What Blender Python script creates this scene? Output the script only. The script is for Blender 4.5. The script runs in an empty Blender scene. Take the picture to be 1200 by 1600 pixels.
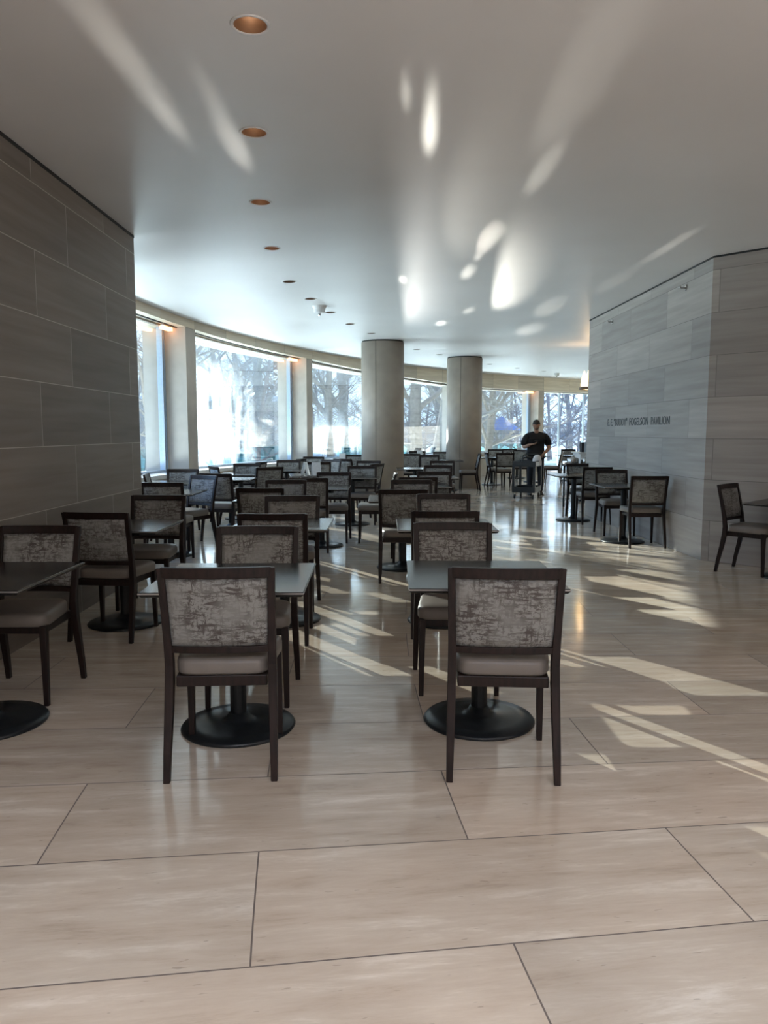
import bpy, bmesh, math, random
from mathutils import Vector, Matrix
random.seed(7)
S = bpy.context.scene
COL = S.collection
PI = math.pi
rad = math.radians

# ------------------------------------------------------------------ camera
H = 1.45
PITCH = rad(5.95)
cam_d = bpy.data.cameras.new('camera')
cam = bpy.data.objects.new('camera', cam_d); COL.objects.link(cam)
cam.location = (0, 0, H)
cam.rotation_euler = (PI/2 - PITCH, 0, 0)
cam_d.sensor_fit = 'HORIZONTAL'; cam_d.sensor_width = 26.0; cam_d.lens = 26.0
cam_d.clip_start = 0.05; cam_d.clip_end = 500
S.camera = cam

# ------------------------------------------------------------------ light
S.view_settings.view_transform = 'Standard'
S.view_settings.look = 'None'
S.view_settings.gamma = 1.0
S.view_settings.use_curve_mapping = False
S.view_settings.exposure = 1.45
S.cycles.use_denoising = True
S.cycles.max_bounces = 10
S.cycles.diffuse_bounces = 6
S.cycles.glossy_bounces = 4
S.cycles.transparent_max_bounces = 24
S.cycles.sample_clamp_indirect = 6.0

W = bpy.data.worlds.new('sky'); S.world = W
W.use_nodes = True
wn = W.node_tree.nodes; wl = W.node_tree.links
wn.clear()
wo = wn.new('ShaderNodeOutputWorld'); wb = wn.new('ShaderNodeBackground')
tc = wn.new('ShaderNodeTexCoord'); sx = wn.new('ShaderNodeSeparateXYZ'); cr = wn.new('ShaderNodeValToRGB')
wl.new(tc.outputs['Generated'], sx.inputs[0]); wl.new(sx.outputs['Z'], cr.inputs[0])
cr.color_ramp.elements[0].position = 0.0; cr.color_ramp.elements[0].color = (0.66, 0.84, 1.0, 1)
cr.color_ramp.elements[1].position = 0.45; cr.color_ramp.elements[1].color = (0.22, 0.47, 1.0, 1)
wl.new(cr.outputs[0], wb.inputs['Color']); wb.inputs['Strength'].default_value = 1.35
wl.new(wb.outputs[0], wo.inputs[0])

SUN_AZ = math.atan2(-0.58, 0.81)       # ahead and to the left
SUN_EL = rad(16.0)
sd = bpy.data.lights.new('sun', 'SUN'); sd.energy = 5.5; sd.angle = rad(0.35); sd.color = (1.0, 0.93, 0.82)
sun = bpy.data.objects.new('sun', sd); COL.objects.link(sun)
to_sun = Vector((math.sin(SUN_AZ)*math.cos(SUN_EL), math.cos(SUN_AZ)*math.cos(SUN_EL), math.sin(SUN_EL)))
sun.rotation_euler = to_sun.to_track_quat('Z', 'Y').to_euler()

# soft sun lamps added to strengthen the sky light through the window wall
for az, el, en, ang, colr_ in ((-12, 14, 1.5, 50, (.72, .88, 1.0)), (22, 12, .8, 50, (.85, .92, 1.0))):
    gd = bpy.data.lights.new('sky_fill', 'SUN'); gd.energy = en; gd.angle = rad(ang); gd.color = colr_
    go = bpy.data.objects.new('sky_fill', gd); COL.objects.link(go)
    a_, e_ = rad(az), rad(el)
    go.rotation_euler = Vector((math.sin(a_)*math.cos(e_), math.cos(a_)*math.cos(e_), math.sin(e_))).to_track_quat('Z', 'Y').to_euler()
# area lamps added outside each window, standing in for sun bounced off the terrace
for k_, (ang_, en_) in enumerate(((176, 130), (163, 140), (151.5, 130), (141.5, 120), (131, 110), (121, 120))):
    ld_ = bpy.data.lights.new('terrace_fill', 'AREA'); ld_.shape = 'RECTANGLE'; ld_.size = 2.6; ld_.size_y = .5; ld_.energy = en_; ld_.color = (.86, .96, 1.0)
    lo_ = bpy.data.objects.new('terrace_fill', ld_); COL.objects.link(lo_)
    a_ = rad(ang_); lo_.location = (18.6+25.6*math.cos(a_), 9.3+25.6*math.sin(a_), .12)
    lo_.rotation_euler = Vector((math.cos(a_), math.sin(a_), -.9)).to_track_quat('Z', 'Y').to_euler()
# unseen area lamp added behind the viewer, standing in for an atrium skylight
ad_ = bpy.data.lights.new('atrium_fill', 'AREA'); ad_.shape = 'RECTANGLE'; ad_.size = 8; ad_.size_y = 6; ad_.energy = 790; ad_.color = (1.0, .975, .94)
ao_ = bpy.data.objects.new('atrium_fill', ad_); COL.objects.link(ao_); ao_.location = (2.0, -4.6, 6.9)

STREAK_POWER = 2.2; FAN_POWER = 220
# ------------------------------------------------------------------ pixel helpers (measuring only)
def ray(x, y):
    a = (x-600)/1200; b = -(y-800)/1200
    return (a, math.cos(PITCH)+b*math.sin(PITCH), -math.sin(PITCH)+b*math.cos(PITCH))
def at(x, y, z=0.0):
    r = ray(x, y); t = (z-H)/r[2]
    return Vector((r[0]*t, r[1]*t, z))

# narrow spots added at sill height to throw the sun streaks on the ceiling
GA, GB, GC_ = Vector((-.9, 20.4, .97)), Vector((1.0, 21.9, .97)), Vector((3.0, 24.3, .97))
STREAK_SPOTS = [((225, 130), GA, .13, .7), ((262, 185), GA, .08, .9), ((150, 30), GA, .13, .7), ((365, 225), GA, .10, 1.0), ((330, 150), GA, .07, .4),
          ((850, 265), GB, .10, .8), ((765, 372), GB, .13, 1.1), ((790, 362), GB, .07, .9), ((732, 425), GB, .10, .65), ((820, 300), GB, .07, .5), ((748, 400), GB, .05, .8),
          ((672, 205), GB, .065, .45), ((674, 160), GB, .05, .3), ((1060, 376), GC_, .09, 1.0), ((1025, 398), GC_, .09, .8), ((733, 485), GB, .10, .8), ((634, 145), GB, .03, .35),
          ((920, 110), GB, .22, .35), ((629, 437), GB, .05, .4), ((690, 505), GB, .12, .5), ((960, 440), GC_, .18, .4), ((830, 515), GC_, .30, .6), ((860, 480), GC_, .25, .5), ((780, 300), GB, .5, .12), ((800, 440), GC_, .5, .3)]
for (a_, src, w_, k_) in STREAK_SPOTS:
    mid_ = at(*a_, 3.36); v_ = mid_-src; L_ = v_.length
    sp = bpy.data.lights.new('ceiling_fill_spot', 'SPOT'); sp.spot_size = rad(4); sp.spot_blend = 1.0; sp.shadow_soft_size = .03
    sp.energy = STREAK_POWER*k_*L_*L_/(abs(v_.z)/L_); sp.color = (1.0, .96, .85)
    so = bpy.data.objects.new('ceiling_fill_spot', sp); COL.objects.link(so); so.location = src; so.rotation_euler = (-v_).to_track_quat('Z', 'Y').to_euler()
    k2_ = (2*w_/L_)/rad(4); so.scale = (k2_, k2_, 1)

# one broad low spot added as reflected light; the round columns shadow its fan
fd = bpy.data.lights.new('ceiling_fill_spot', 'SPOT'); fd.spot_size = rad(110); fd.spot_blend = 1.0; fd.shadow_soft_size = .12; fd.energy = FAN_POWER; fd.color = (1.0, .98, .92)
fo = bpy.data.objects.new('ceiling_fill_spot', fd); COL.objects.link(fo); fo.location = (.55, 22.2, .97); fo.scale = (1.0, .085, 1)
fo.rotation_euler = (-Vector((.02, -1, math.tan(rad(10.5))))).to_track_quat('Z', 'Y').to_euler()

# ------------------------------------------------------------------ materials
def new_mat(name):
    m = bpy.data.materials.new(name); m.use_nodes = True
    n = m.node_tree.nodes; l = m.node_tree.links
    return m, n, l, n['Principled BSDF']
def flat(name, col, rough=0.5, metal=0.0, var=0.06, scale=30, emit=None, es=0):
    m, n, l, b = new_mat(name)
    tx = n.new('ShaderNodeTexCoord'); no = n.new('ShaderNodeTexNoise'); no.inputs['Scale'].default_value = scale
    l.new(tx.outputs['Object'], no.inputs['Vector'])
    r = n.new('ShaderNodeValToRGB')
    r.color_ramp.elements[0].position = .3; r.color_ramp.elements[1].position = .7
    r.color_ramp.elements[0].color = tuple(max(0, c*(1-var)) for c in col)+(1,)
    r.color_ramp.elements[1].color = tuple(min(1, c*(1+var)) for c in col)+(1,)
    l.new(no.outputs['Fac'], r.inputs[0]); l.new(r.outputs[0], b.inputs['Base Color'])
    b.inputs['Roughness'].default_value = rough; b.inputs['Metallic'].default_value = metal
    if emit:
        b.inputs['Emission Color'].default_value = (*emit, 1); b.inputs['Emission Strength'].default_value = es
    return m
def math_n(n, l, op, a, b=None, c=None):
    k = n.new('ShaderNodeMath'); k.operation = op
    for i, v in enumerate((a, b, c)):
        if v is None: continue
        if isinstance(v, (int, float)): k.inputs[i].default_value = v
        else: l.new(v, k.inputs[i])
    return k.outputs[0]
def mixc(n, l, fac, a, b, mode='MIX'):
    k = n.new('ShaderNodeMix'); k.data_type = 'RGBA'; k.blend_type = mode
    for sock, v in ((k.inputs[0], fac), (k.inputs[6], a), (k.inputs[7], b)):
        if isinstance(v, (int, float)): sock.default_value = v
        elif isinstance(v, tuple): sock.default_value = v
        else: l.new(v, sock)
    return k.outputs[2]
def ramp(n, l, src, stops):
    r = n.new('ShaderNodeValToRGB'); e = r.color_ramp.elements
    while len(e) < len(stops): e.new(0.5)
    for k, (p, c) in enumerate(stops):
        e[k].position = p; e[k].color = c if len(c) == 4 else (*c, 1)
    l.new(src, r.inputs[0]); return r.outputs[0]

# travertine floor: slabs in rows that fan out from a far centre
FC = (24.0, 5.2)
def floor_mat():
    m, n, l, b = new_mat('travertine_slabs')
    g = n.new('ShaderNodeNewGeometry'); s = n.new('ShaderNodeSeparateXYZ'); l.new(g.outputs['Position'], s.inputs[0])
    dx = math_n(n, l, 'SUBTRACT', FC[0], s.outputs[0]); dy = math_n(n, l, 'SUBTRACT', FC[1], s.outputs[1])
    th = math_n(n, l, 'ARCTAN2', dy, dx)
    v = math_n(n, l, 'MULTIPLY', th, 24.0)
    v2 = math_n(n, l, 'SUBTRACT', 3.18 + 20*0.57, v)
    r2 = math_n(n, l, 'ADD', math_n(n, l, 'MULTIPLY', dx, dx), math_n(n, l, 'MULTIPLY', dy, dy))
    r = math_n(n, l, 'SQRT', r2)
    u = math_n(n, l, 'ADD', r, -24.58 + 20.5*1.48)
    c = n.new('ShaderNodeCombineXYZ'); l.new(u, c.inputs[0]); l.new(v2, c.inputs[1])
    br = n.new('ShaderNodeTexBrick'); l.new(c.outputs[0], br.inputs['Vector'])
    br.offset = 0.5; br.offset_frequency = 2
    for k, val in (('Scale', 1), ('Mortar Size', 0.0032), ('Mortar Smooth', 0.3), ('Bias', 0), ('Brick Width', 1.48), ('Row Height', 0.57)):
        br.inputs[k].default_value = val
    br.inputs['Color1'].default_value = (0, 0, 0, 1); br.inputs['Color2'].default_value = (1, 1, 1, 1)
    br.inputs['Mortar'].default_value = (.5, .5, .5, 1)
    # stretched veins
    mp = n.new('ShaderNodeMapping'); mp.inputs['Scale'].default_value = (1.3, 8, 1); l.new(c.outputs[0], mp.inputs[0])
    addv = n.new('ShaderNodeVectorMath'); addv.operation = 'ADD'; l.new(mp.outputs[0], addv.inputs[0])
    sc = n.new('ShaderNodeVectorMath'); sc.operation = 'SCALE'; sc.inputs['Scale'].default_value = 9.0
    l.new(br.outputs['Color'], sc.inputs[0]); l.new(sc.outputs[0], addv.inputs[1])
    n1 = n.new('ShaderNodeTexNoise'); n1.inputs['Scale'].default_value = 1.3; n1.inputs['Detail'].default_value = 12; n1.inputs['Roughness'].default_value = .7
    n1.inputs['Distortion'].default_value = .25
    l.new(addv.outputs[0], n1.inputs['Vector'])
    n2 = n.new('ShaderNodeTexNoise'); n2.inputs['Scale'].default_value = 1.6; n2.inputs['Detail'].default_value = 3
    l.new(g.outputs['Position'], n2.inputs['Vector'])
    base = ramp(n, l, n1.outputs['Fac'], [(.28, (.46, .385, .31)), (.42, (.59, .515, .43)), (.55, (.65, .585, .50)), (.68, (.80, .755, .68))])
    tint = ramp(n, l, br.outputs['Color'], [(0, (.86, .85, .85)), (.5, (.95, .94, .93)), (1, (1.04, .99, .96))])
    colr = mixc(n, l, 1.0, base, tint, 'MULTIPLY')
    t2 = ramp(n, l, n2.outputs['Fac'], [(.35, (.9, .88, .86)), (.65, (1.04, 1.02, 1.0))])
    colr = mixc(n, l, 1.0, colr, t2, 'MULTIPLY')
    # pits
    mp2 = n.new('ShaderNodeMapping'); mp2.inputs['Scale'].default_value = (14, 70, 1); l.new(c.outputs[0], mp2.inputs[0])
    n3 = n.new('ShaderNodeTexNoise'); n3.inputs['Scale'].default_value = 1.0; n3.inputs['Detail'].default_value = 2
    l.new(mp2.outputs[0], n3.inputs['Vector'])
    pit = ramp(n, l, n3.outputs['Fac'], [(.27, (1, 1, 1)), (.30, (0, 0, 0))])
    colr = mixc(n, l, math_n(n, l, 'MULTIPLY', pit, .35), colr, (.16, .12, .09, 1))
    colr = mixc(n, l, br.outputs['Fac'], colr, (.17, .14, .125, 1))
    l.new(colr, b.inputs['Base Color'])
    ro = ramp(n, l, n1.outputs['Fac'], [(.3, (.14,)*3), (.7, (.09,)*3)])
    ro2 = math_n(n, l, 'ADD', ro, math_n(n, l, 'MULTIPLY', br.outputs['Fac'], .5))
    l.new(ro2, b.inputs['Roughness'])
    b.inputs['IOR'].default_value = 1.52
    bp = n.new('ShaderNodeBump'); bp.inputs['Strength'].default_value = .25; bp.inputs['Distance'].default_value = .002
    h = math_n(n, l, 'SUBTRACT', 1.0, br.outputs['Fac']); l.new(h, bp.inputs['Height']); l.new(bp.outputs[0], b.inputs['Normal'])
    return m

def stone_mat(name, c0, c1, off=(0, 0), rowh=.4585, bw=1.38, freq=2, offset=.42, joint=(.13, .12, .11)):
    m, n, l, b = new_mat(name)
    uv = n.new('ShaderNodeUVMap'); uv.uv_map = 'UVMap'
    mp = n.new('ShaderNodeMapping'); mp.inputs['Location'].default_value = (off[0], off[1], 0); l.new(uv.outputs[0], mp.inputs[0])
    br = n.new('ShaderNodeTexBrick'); l.new(mp.outputs[0], br.inputs['Vector']); br.offset = offset; br.offset_frequency = freq
    for k, val in (('Scale', 1), ('Mortar Size', 0.0035), ('Mortar Smooth', 0.2), ('Bias', 0), ('Brick Width', bw), ('Row Height', rowh)):
        br.inputs[k].default_value = val
    br.inputs['Color1'].default_value = (0, 0, 0, 1); br.inputs['Color2'].default_value = (1, 1, 1, 1)
    br.inputs['Mortar'].default_value = (.5, .5, .5, 1)
    sc = n.new('ShaderNodeVectorMath'); sc.operation = 'SCALE'; sc.inputs['Scale'].default_value = 7.0; l.new(br.outputs['Color'], sc.inputs[0])
    mp2 = n.new('ShaderNodeMapping'); mp2.inputs['Scale'].default_value = (.8, 13, 1); mp2.inputs['Rotation'].default_value = (0, 0, .05); l.new(mp.outputs[0], mp2.inputs[0])
    ad = n.new('ShaderNodeVectorMath'); ad.operation = 'ADD'; l.new(mp2.outputs[0], ad.inputs[0]); l.new(sc.outputs[0], ad.inputs[1])
    n1 = n.new('ShaderNodeTexNoise'); n1.inputs['Scale'].default_value = 1.1; n1.inputs['Detail'].default_value = 8; n1.inputs['Distortion'].default_value = .25
    l.new(ad.outputs[0], n1.inputs['Vector'])
    base = ramp(n, l, n1.outputs['Fac'], [(.3, c0), (.7, c1)])
    tint = ramp(n, l, br.outputs['Color'], [(0, (.82, .82, .82)), (1, (1.10, 1.09, 1.07))])
    colr = mixc(n, l, 1.0, base, tint, 'MULTIPLY')
    colr = mixc(n, l, math_n(n, l, 'MULTIPLY', br.outputs['Fac'], .75), colr, (*joint, 1))
    l.new(colr, b.inputs['Base Color']); b.inputs['Roughness'].default_value = .55
    bp = n.new('ShaderNodeBump'); bp.inputs['Strength'].default_value = .4; bp.inputs['Distance'].default_value = .003
    h = math_n(n, l, 'SUBTRACT', 1.0, br.outputs['Fac']); l.new(h, bp.inputs['Height']); l.new(bp.outputs[0], b.inputs['Normal'])
    return m

def uphol_mat():
    m, n, l, b = new_mat('distressed_fabric')
    tx = n.new('ShaderNodeTexCoord')
    oi = n.new('ShaderNodeObjectInfo')
    sc = n.new('ShaderNodeMath'); sc.operation = 'MULTIPLY'; sc.inputs[1].default_value = 37.0; l.new(oi.outputs['Random'], sc.inputs[0])
    cb = n.new('ShaderNodeCombineXYZ'); l.new(sc.outputs[0], cb.inputs[0]); l.new(sc.outputs[0], cb.inputs[2])
    ad = n.new('ShaderNodeVectorMath'); ad.operation = 'ADD'; l.new(tx.outputs['Object'], ad.inputs[0]); l.new(cb.outputs[0], ad.inputs[1])
    outs = []
    for scl, s3, th in (((1, 1, 5.5), 13, .515), ((5, 1, 1), 13, .545), ((1.3, 1, 1.5), 42, .52)):
        mp = n.new('ShaderNodeMapping'); mp.inputs['Scale'].default_value = scl; l.new(ad.outputs[0], mp.inputs[0])
        no = n.new('ShaderNodeTexNoise'); no.inputs['Scale'].default_value = s3; no.inputs['Detail'].default_value = 8; no.inputs['Roughness'].default_value = .72
        no.inputs['Distortion'].default_value = .35
        l.new(mp.outputs[0], no.inputs['Vector'])
        outs.append(ramp(n, l, no.outputs['Fac'], [(th, (0, 0, 0)), (th+.035, (1, 1, 1))]))
    big = n.new('ShaderNodeTexNoise'); big.inputs['Scale'].default_value = 7; big.inputs['Detail'].default_value = 3; l.new(ad.outputs[0], big.inputs['Vector'])
    bm_ = ramp(n, l, big.outputs['Fac'], [(.36, (.25,)*3), (.55, (1, 1, 1))])
    mx = math_n(n, l, 'MAXIMUM', math_n(n, l, 'MAXIMUM', outs[0], outs[1]), math_n(n, l, 'MULTIPLY', outs[2], .8))
    f = math_n(n, l, 'MULTIPLY', math_n(n, l, 'MULTIPLY', mx, bm_), .85)
    colr = mixc(n, l, f, (.26, .262, .25, 1), (.035, .022, .018, 1))
    l.new(colr, b.inputs['Base Color']); b.inputs['Roughness'].default_value = .6
    b.inputs['Sheen Weight'].default_value = .15
    return m

def wood_mat():
    m, n, l, b = new_mat('dark_wood')
    tx = n.new('ShaderNodeTexCoord'); mp = n.new('ShaderNodeMapping'); mp.inputs['Scale'].default_value = (60, 60, 5); l.new(tx.outputs['Object'], mp.inputs[0])
    no = n.new('ShaderNodeTexNoise'); no.inputs['Scale'].default_value = 1; no.inputs['Detail'].default_value = 5; l.new(mp.outputs[0], no.inputs['Vector'])
    c = ramp(n, l, no.outputs['Fac'], [(.3, (.007, .0035, .003)), (.7, (.022, .011, .009))])
    l.new(c, b.inputs['Base Color']); b.inputs['Roughness'].default_value = .42; b.inputs['Specular IOR Level'].default_value = .3
    return m

def glass_mat(name, tint=(.86, .97, 1.0), glare_haze=0.0):
    m, n, l, b = new_mat(name); n.remove(b)
    out = n['Material Output']
    tr = n.new('ShaderNodeBsdfTransparent'); tr.inputs[0].default_value = (*tint, 1)
    gl = n.new('ShaderNodeBsdfGlossy'); gl.inputs['Roughness'].default_value = .02; gl.inputs[0].default_value = (.9, .95, 1, 1)
    lw = n.new('ShaderNodeFresnel'); lw.inputs[0].default_value = 1.35
    mx = n.new('ShaderNodeMixShader'); l.new(math_n(n, l, 'MULTIPLY', lw.outputs[0], .6), mx.inputs[0]); l.new(tr.outputs[0], mx.inputs[1]); l.new(gl.outputs[0], mx.inputs[2])
    last = mx.outputs[0]
    if glare_haze:  # window glare painted into the panes as translucent haze, placed by position
        g = n.new('ShaderNodeNewGeometry'); mp = n.new('ShaderNodeMapping'); mp.inputs['Scale'].default_value = (2.2, 2.2, .45); l.new(g.outputs['Position'], mp.inputs[0])
        no = n.new('ShaderNodeTexNoise'); no.inputs['Scale'].default_value = 1.0; no.inputs['Detail'].default_value = 6; no.inputs['Roughness'].default_value = .6; l.new(mp.outputs[0], no.inputs['Vector'])
        sz = n.new('ShaderNodeSeparateXYZ'); l.new(g.outputs['Position'], sz.inputs[0])
        lowmap = n.new('ShaderNodeMapRange'); lowmap.inputs[1].default_value = 2.9 if glare_haze > .1 else 2.0; lowmap.inputs[2].default_value = 2.2 if glare_haze > .1 else 1.2; l.new(sz.outputs[2], lowmap.inputs[0])
        ym = n.new('ShaderNodeMapRange'); ym.inputs[1].default_value = 17.0; ym.inputs[2].default_value = 15.6; ym.inputs[3].default_value = .04; l.new(sz.outputs[1], ym.inputs[0])
        y3 = n.new('ShaderNodeMapRange'); y3.inputs[1].default_value = 18.6; y3.inputs[2].default_value = 19.2; l.new(sz.outputs[1], y3.inputs[0])
        z3 = n.new('ShaderNodeMapRange'); z3.inputs[1].default_value = 2.1; z3.inputs[2].default_value = 1.2; z3.inputs[4].default_value = .7; l.new(sz.outputs[2], z3.inputs[0])
        patch = math_n(n, l, 'MAXIMUM', ym.outputs[0], math_n(n, l, 'MULTIPLY', y3.outputs[0], z3.outputs[0]))
        f = ramp(n, l, no.outputs['Fac'], [(.40, (0, 0, 0)), (.54, (1, 1, 1))])
        f = math_n(n, l, 'MULTIPLY', math_n(n, l, 'MULTIPLY', math_n(n, l, 'MULTIPLY', f, patch), lowmap.outputs[0]), glare_haze)
        tl = n.new('ShaderNodeBsdfTranslucent'); tl.inputs[0].default_value = (.85, .95, .95, 1)
        m2 = n.new('ShaderNodeMixShader'); l.new(f, m2.inputs[0]); l.new(last, m2.inputs[1]); l.new(tl.outputs[0], m2.inputs[2]); last = m2.outputs[0]
    l.new(last, out.inputs[0])
    return m

def ceiling_mat():
    m, n, l, b = new_mat('white_plaster')
    tx = n.new('ShaderNodeNewGeometry'); no = n.new('ShaderNodeTexNoise'); no.inputs['Scale'].default_value = .8; no.inputs['Detail'].default_value = 3
    l.new(tx.outputs['Position'], no.inputs['Vector'])
    l.new(ramp(n, l, no.outputs['Fac'], [(.3, (.70, .69, .68)), (.7, (.75, .74, .73))]), b.inputs['Base Color'])
    b.inputs['Roughness'].default_value = .45
    return m

def ground_mat():
    m, n, l, b = new_mat('winter_lawn')
    g = n.new('ShaderNodeNewGeometry'); no = n.new('ShaderNodeTexNoise'); no.inputs['Scale'].default_value = .25; no.inputs['Detail'].default_value = 8
    l.new(g.outputs['Position'], no.inputs['Vector'])
    l.new(ramp(n, l, no.outputs['Fac'], [(.35, (.20, .24, .12)), (.5, (.45, .46, .34)), (.62, (.66, .66, .60))]), b.inputs['Base Color'])
    b.inputs['Roughness'].default_value = .9
    return m

M = {
 'floor': floor_mat(),
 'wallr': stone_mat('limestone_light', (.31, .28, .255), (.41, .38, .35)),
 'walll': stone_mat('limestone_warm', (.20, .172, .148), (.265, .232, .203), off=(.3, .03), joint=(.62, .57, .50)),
 'fascia': stone_mat('fascia_stone', (.66, .57, .43), (.84, .76, .61), rowh=5, bw=1.3),
 'pier': flat('pier_stone', (.47, .42, .36), .6, var=.08, scale=4),
 'column': flat('concrete', (.36, .31, .26), .5, var=.1, scale=3),
 'ceil': ceiling_mat(),
 'wood': wood_mat(),
 'fabric': uphol_mat(),
 'vinyl': flat('taupe_vinyl', (.185, .162, .143), .42, var=.05, scale=12),
 'top': flat('slate_laminate', (.016, .015, .0145), .2, var=.15, scale=25),
 'edge': flat('table_edge', (.30, .29, .28), .3, metal=.6),
 'iron': flat('black_iron', (.012, .014, .016), .3, var=.2, scale=50),
 'ground': ground_mat(),
 'bark': flat('grey_bark', (.24, .20, .17), .9, var=.35, scale=9),
 'barkp': flat('pale_bark', (.34, .32, .30), .9, var=.3, scale=7),
 'twig': flat('twigs', (.20, .17, .175), .9, var=.2),
 'white': flat('white_paint', (.75, .75, .74), .5),
 'frame': flat('window_metal', (.45, .52, .60), .35, metal=.4),
 'dark': flat('dark_reveal', (.02, .02, .02), .7),
 'glass': glass_mat('window_glass', glare_haze=.0),
 'glass_glare': glass_mat('painted_glare_glass', glare_haze=.42),  # panes with the glare painted in
 'rail': glass_mat('rail_glass', tint=(.55, .85, .85)),
 'bronze': flat('bronze', (.10, .06, .035), .35, metal=.9),
 'copper': flat('copper_cone', (.20, .13, .085), .4, metal=.4),
 'blackcloth': flat('black_cloth', (.010, .010, .013), .85),
 'navy': flat('dark_trousers', (.012, .014, .022), .85),
 'skin': flat('skin', (.33, .18, .12), .5, var=.05),
 'hair': flat('black_hair', (.01, .008, .007), .6),
 'plastic': flat('black_plastic', (.018, .022, .026), .4),
 'paper': flat('white_card', (.72, .74, .76), .5),
 'bag': flat('white_plastic_bag', (.75, .72, .72), .4),
 'building': flat('building_wall', (.5, .46, .43), .8, var=.15, scale=1),
 'bglass': flat('building_glass', (.10, .14, .20), .1),
 'green': flat('conifer_green', (.10, .30, .10), .8, var=.4),
 'blue': flat('blue_canopy', (.05, .15, .42), .6),
 'steel': flat('steel', (.5, .5, .5), .25, metal=.9),
 'coat': flat('navy_coat', (.02, .03, .05), .9),
}

M['top'].node_tree.nodes['Principled BSDF'].inputs['Specular IOR Level'].default_value = .32
M['iron'].node_tree.nodes['Principled BSDF'].inputs['Specular IOR Level'].default_value = .35
# ------------------------------------------------------------------ mesh helpers
def tag(o, label=None, cat=None, group=None, kind=None):
    if label: o['label'] = label
    if cat: o['category'] = cat
    if group: o['group'] = group
    if kind: o['kind'] = kind
    return o
def obj(name, bm, mat, parent=None, smooth=False, bevel=0, bseg=2, loc=None, angle=None):
    bmesh.ops.recalc_face_normals(bm, faces=bm.faces)
    me = bpy.data.meshes.new(name); bm.to_mesh(me); bm.free()
    me.materials.append(M[mat] if isinstance(mat, str) else mat)
    if smooth:
        for p in me.polygons: p.use_smooth = True
    o = bpy.data.objects.new(name, me); COL.objects.link(o)
    if parent: o.parent = parent
    if loc: o.location = loc
    if bevel:
        b = o.modifiers.new('bevel', 'BEVEL'); b.width = bevel; b.segments = bseg; b.limit_method = 'ANGLE'; b.angle_limit = rad(35)
    return o
def empty(name, loc=(0, 0, 0), rz=0):
    e = bpy.data.objects.new(name, None); COL.objects.link(e)
    e.location = loc; e.rotation_euler = (0, 0, rz); e.empty_display_size = .1
    return e
def box(bm, x0, x1, y0, y1, z0, z1):
    v = [bm.verts.new((x, y, z)) for z in (z0, z1) for x, y in ((x0, y0), (x1, y0), (x1, y1), (x0, y1))]
    for f in ((0, 3, 2, 1), (4, 5, 6, 7), (0, 1, 5, 4), (1, 2, 6, 5), (2, 3, 7, 6), (3, 0, 4, 7)):
        bm.faces.new([v[i] for i in f])
    return v
def sweep(bm, secs, close=True):
    """secs: list of rings (lists of points)"""
    rs = [[bm.verts.new(p) for p in s] for s in secs]
    k = len(rs[0])
    for a, b in zip(rs, rs[1:]):
        for i in range(k):
            bm.faces.new((a[i], a[(i+1) % k], b[(i+1) % k], b[i]))
    if close:
        bm.faces.new(list(reversed(rs[0]))); bm.faces.new(rs[-1])
    return rs
def rect(cx, cy, z, w, d):
    return [(cx-w/2, cy-d/2, z), (cx+w/2, cy-d/2, z), (cx+w/2, cy+d/2, z), (cx-w/2, cy+d/2, z)]
def lathe(bm, prof, seg=32, cx=0, cy=0):
    secs = [[(cx+r*math.cos(2*PI*i/seg), cy+r*math.sin(2*PI*i/seg), z) for i in range(seg)] for r, z in prof]
    return sweep(bm, secs)
def tube(bm, pts, rads, seg=8):
    pts = [Vector(p) for p in pts]
    secs = []; ref = None
    for i, p in enumerate(pts):
        d = (pts[min(i+1, len(pts)-1)] - pts[max(i-1, 0)]).normalized()
        if ref is None:
            ref = Vector((0, 0, 1)) if abs(d.z) < .9 else Vector((1, 0, 0))
        u = (ref - d*ref.dot(d)).normalized(); w = d.cross(u); ref = u
        r = rads[i] if isinstance(rads, (list, tuple)) else rads
        secs.append([p + u*(r*math.cos(2*PI*k/seg)) + w*(r*math.sin(2*PI*k/seg)) for k in range(seg)])
    return sweep(bm, secs)
def struct(o):
    o['kind'] = 'structure'; return o
def copy_tree(o, parent=None):
    c = o.copy(); COL.objects.link(c); c.parent = parent
    for ch in kids.get(o.name, []):
        copy_tree(ch, c)
    return c
kids = {}
def reg(o):
    """remember the children of a prototype so that copies can follow them"""
    for x in list(COL.objects):
        if x.parent:
            lst = kids.setdefault(x.parent.name, [])
            if x not in lst: lst.append(x)
def prism(name, foot, z0, z1, mat, cap=True, uv0=0.0):
    bm = bmesh.new(); uvl = bm.loops.layers.uv.new('UVMap')
    lo = [bm.verts.new((x, y, z0)) for x, y in foot]; hi = [bm.verts.new((x, y, z1)) for x, y in foot]
    s = uv0; n = len(foot)
    for i in range(n):
        j = (i+1) % n
        L = math.dist(foot[i], foot[j])
        f = bm.faces.new((lo[i], lo[j], hi[j], hi[i]))
        for lp, q in zip(f.loops, ((s, z0), (s+L, z0), (s+L, z1), (s, z1))): lp[uvl].uv = q
        s += L
    if cap:
        bm.faces.new(list(reversed(lo))); bm.faces.new(hi)
    return obj(name, bm, mat)

# ------------------------------------------------------------------ the room
CZ = 3.36
CC = (18.6, 9.3); CR = 22.3           # circle of the window wall
def cpt(deg, r): return (CC[0]+r*math.cos(rad(deg)), CC[1]+r*math.sin(rad(deg)))

bm = bmesh.new(); box(bm, -8, 16, -9, 36, -.3, 0)
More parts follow.
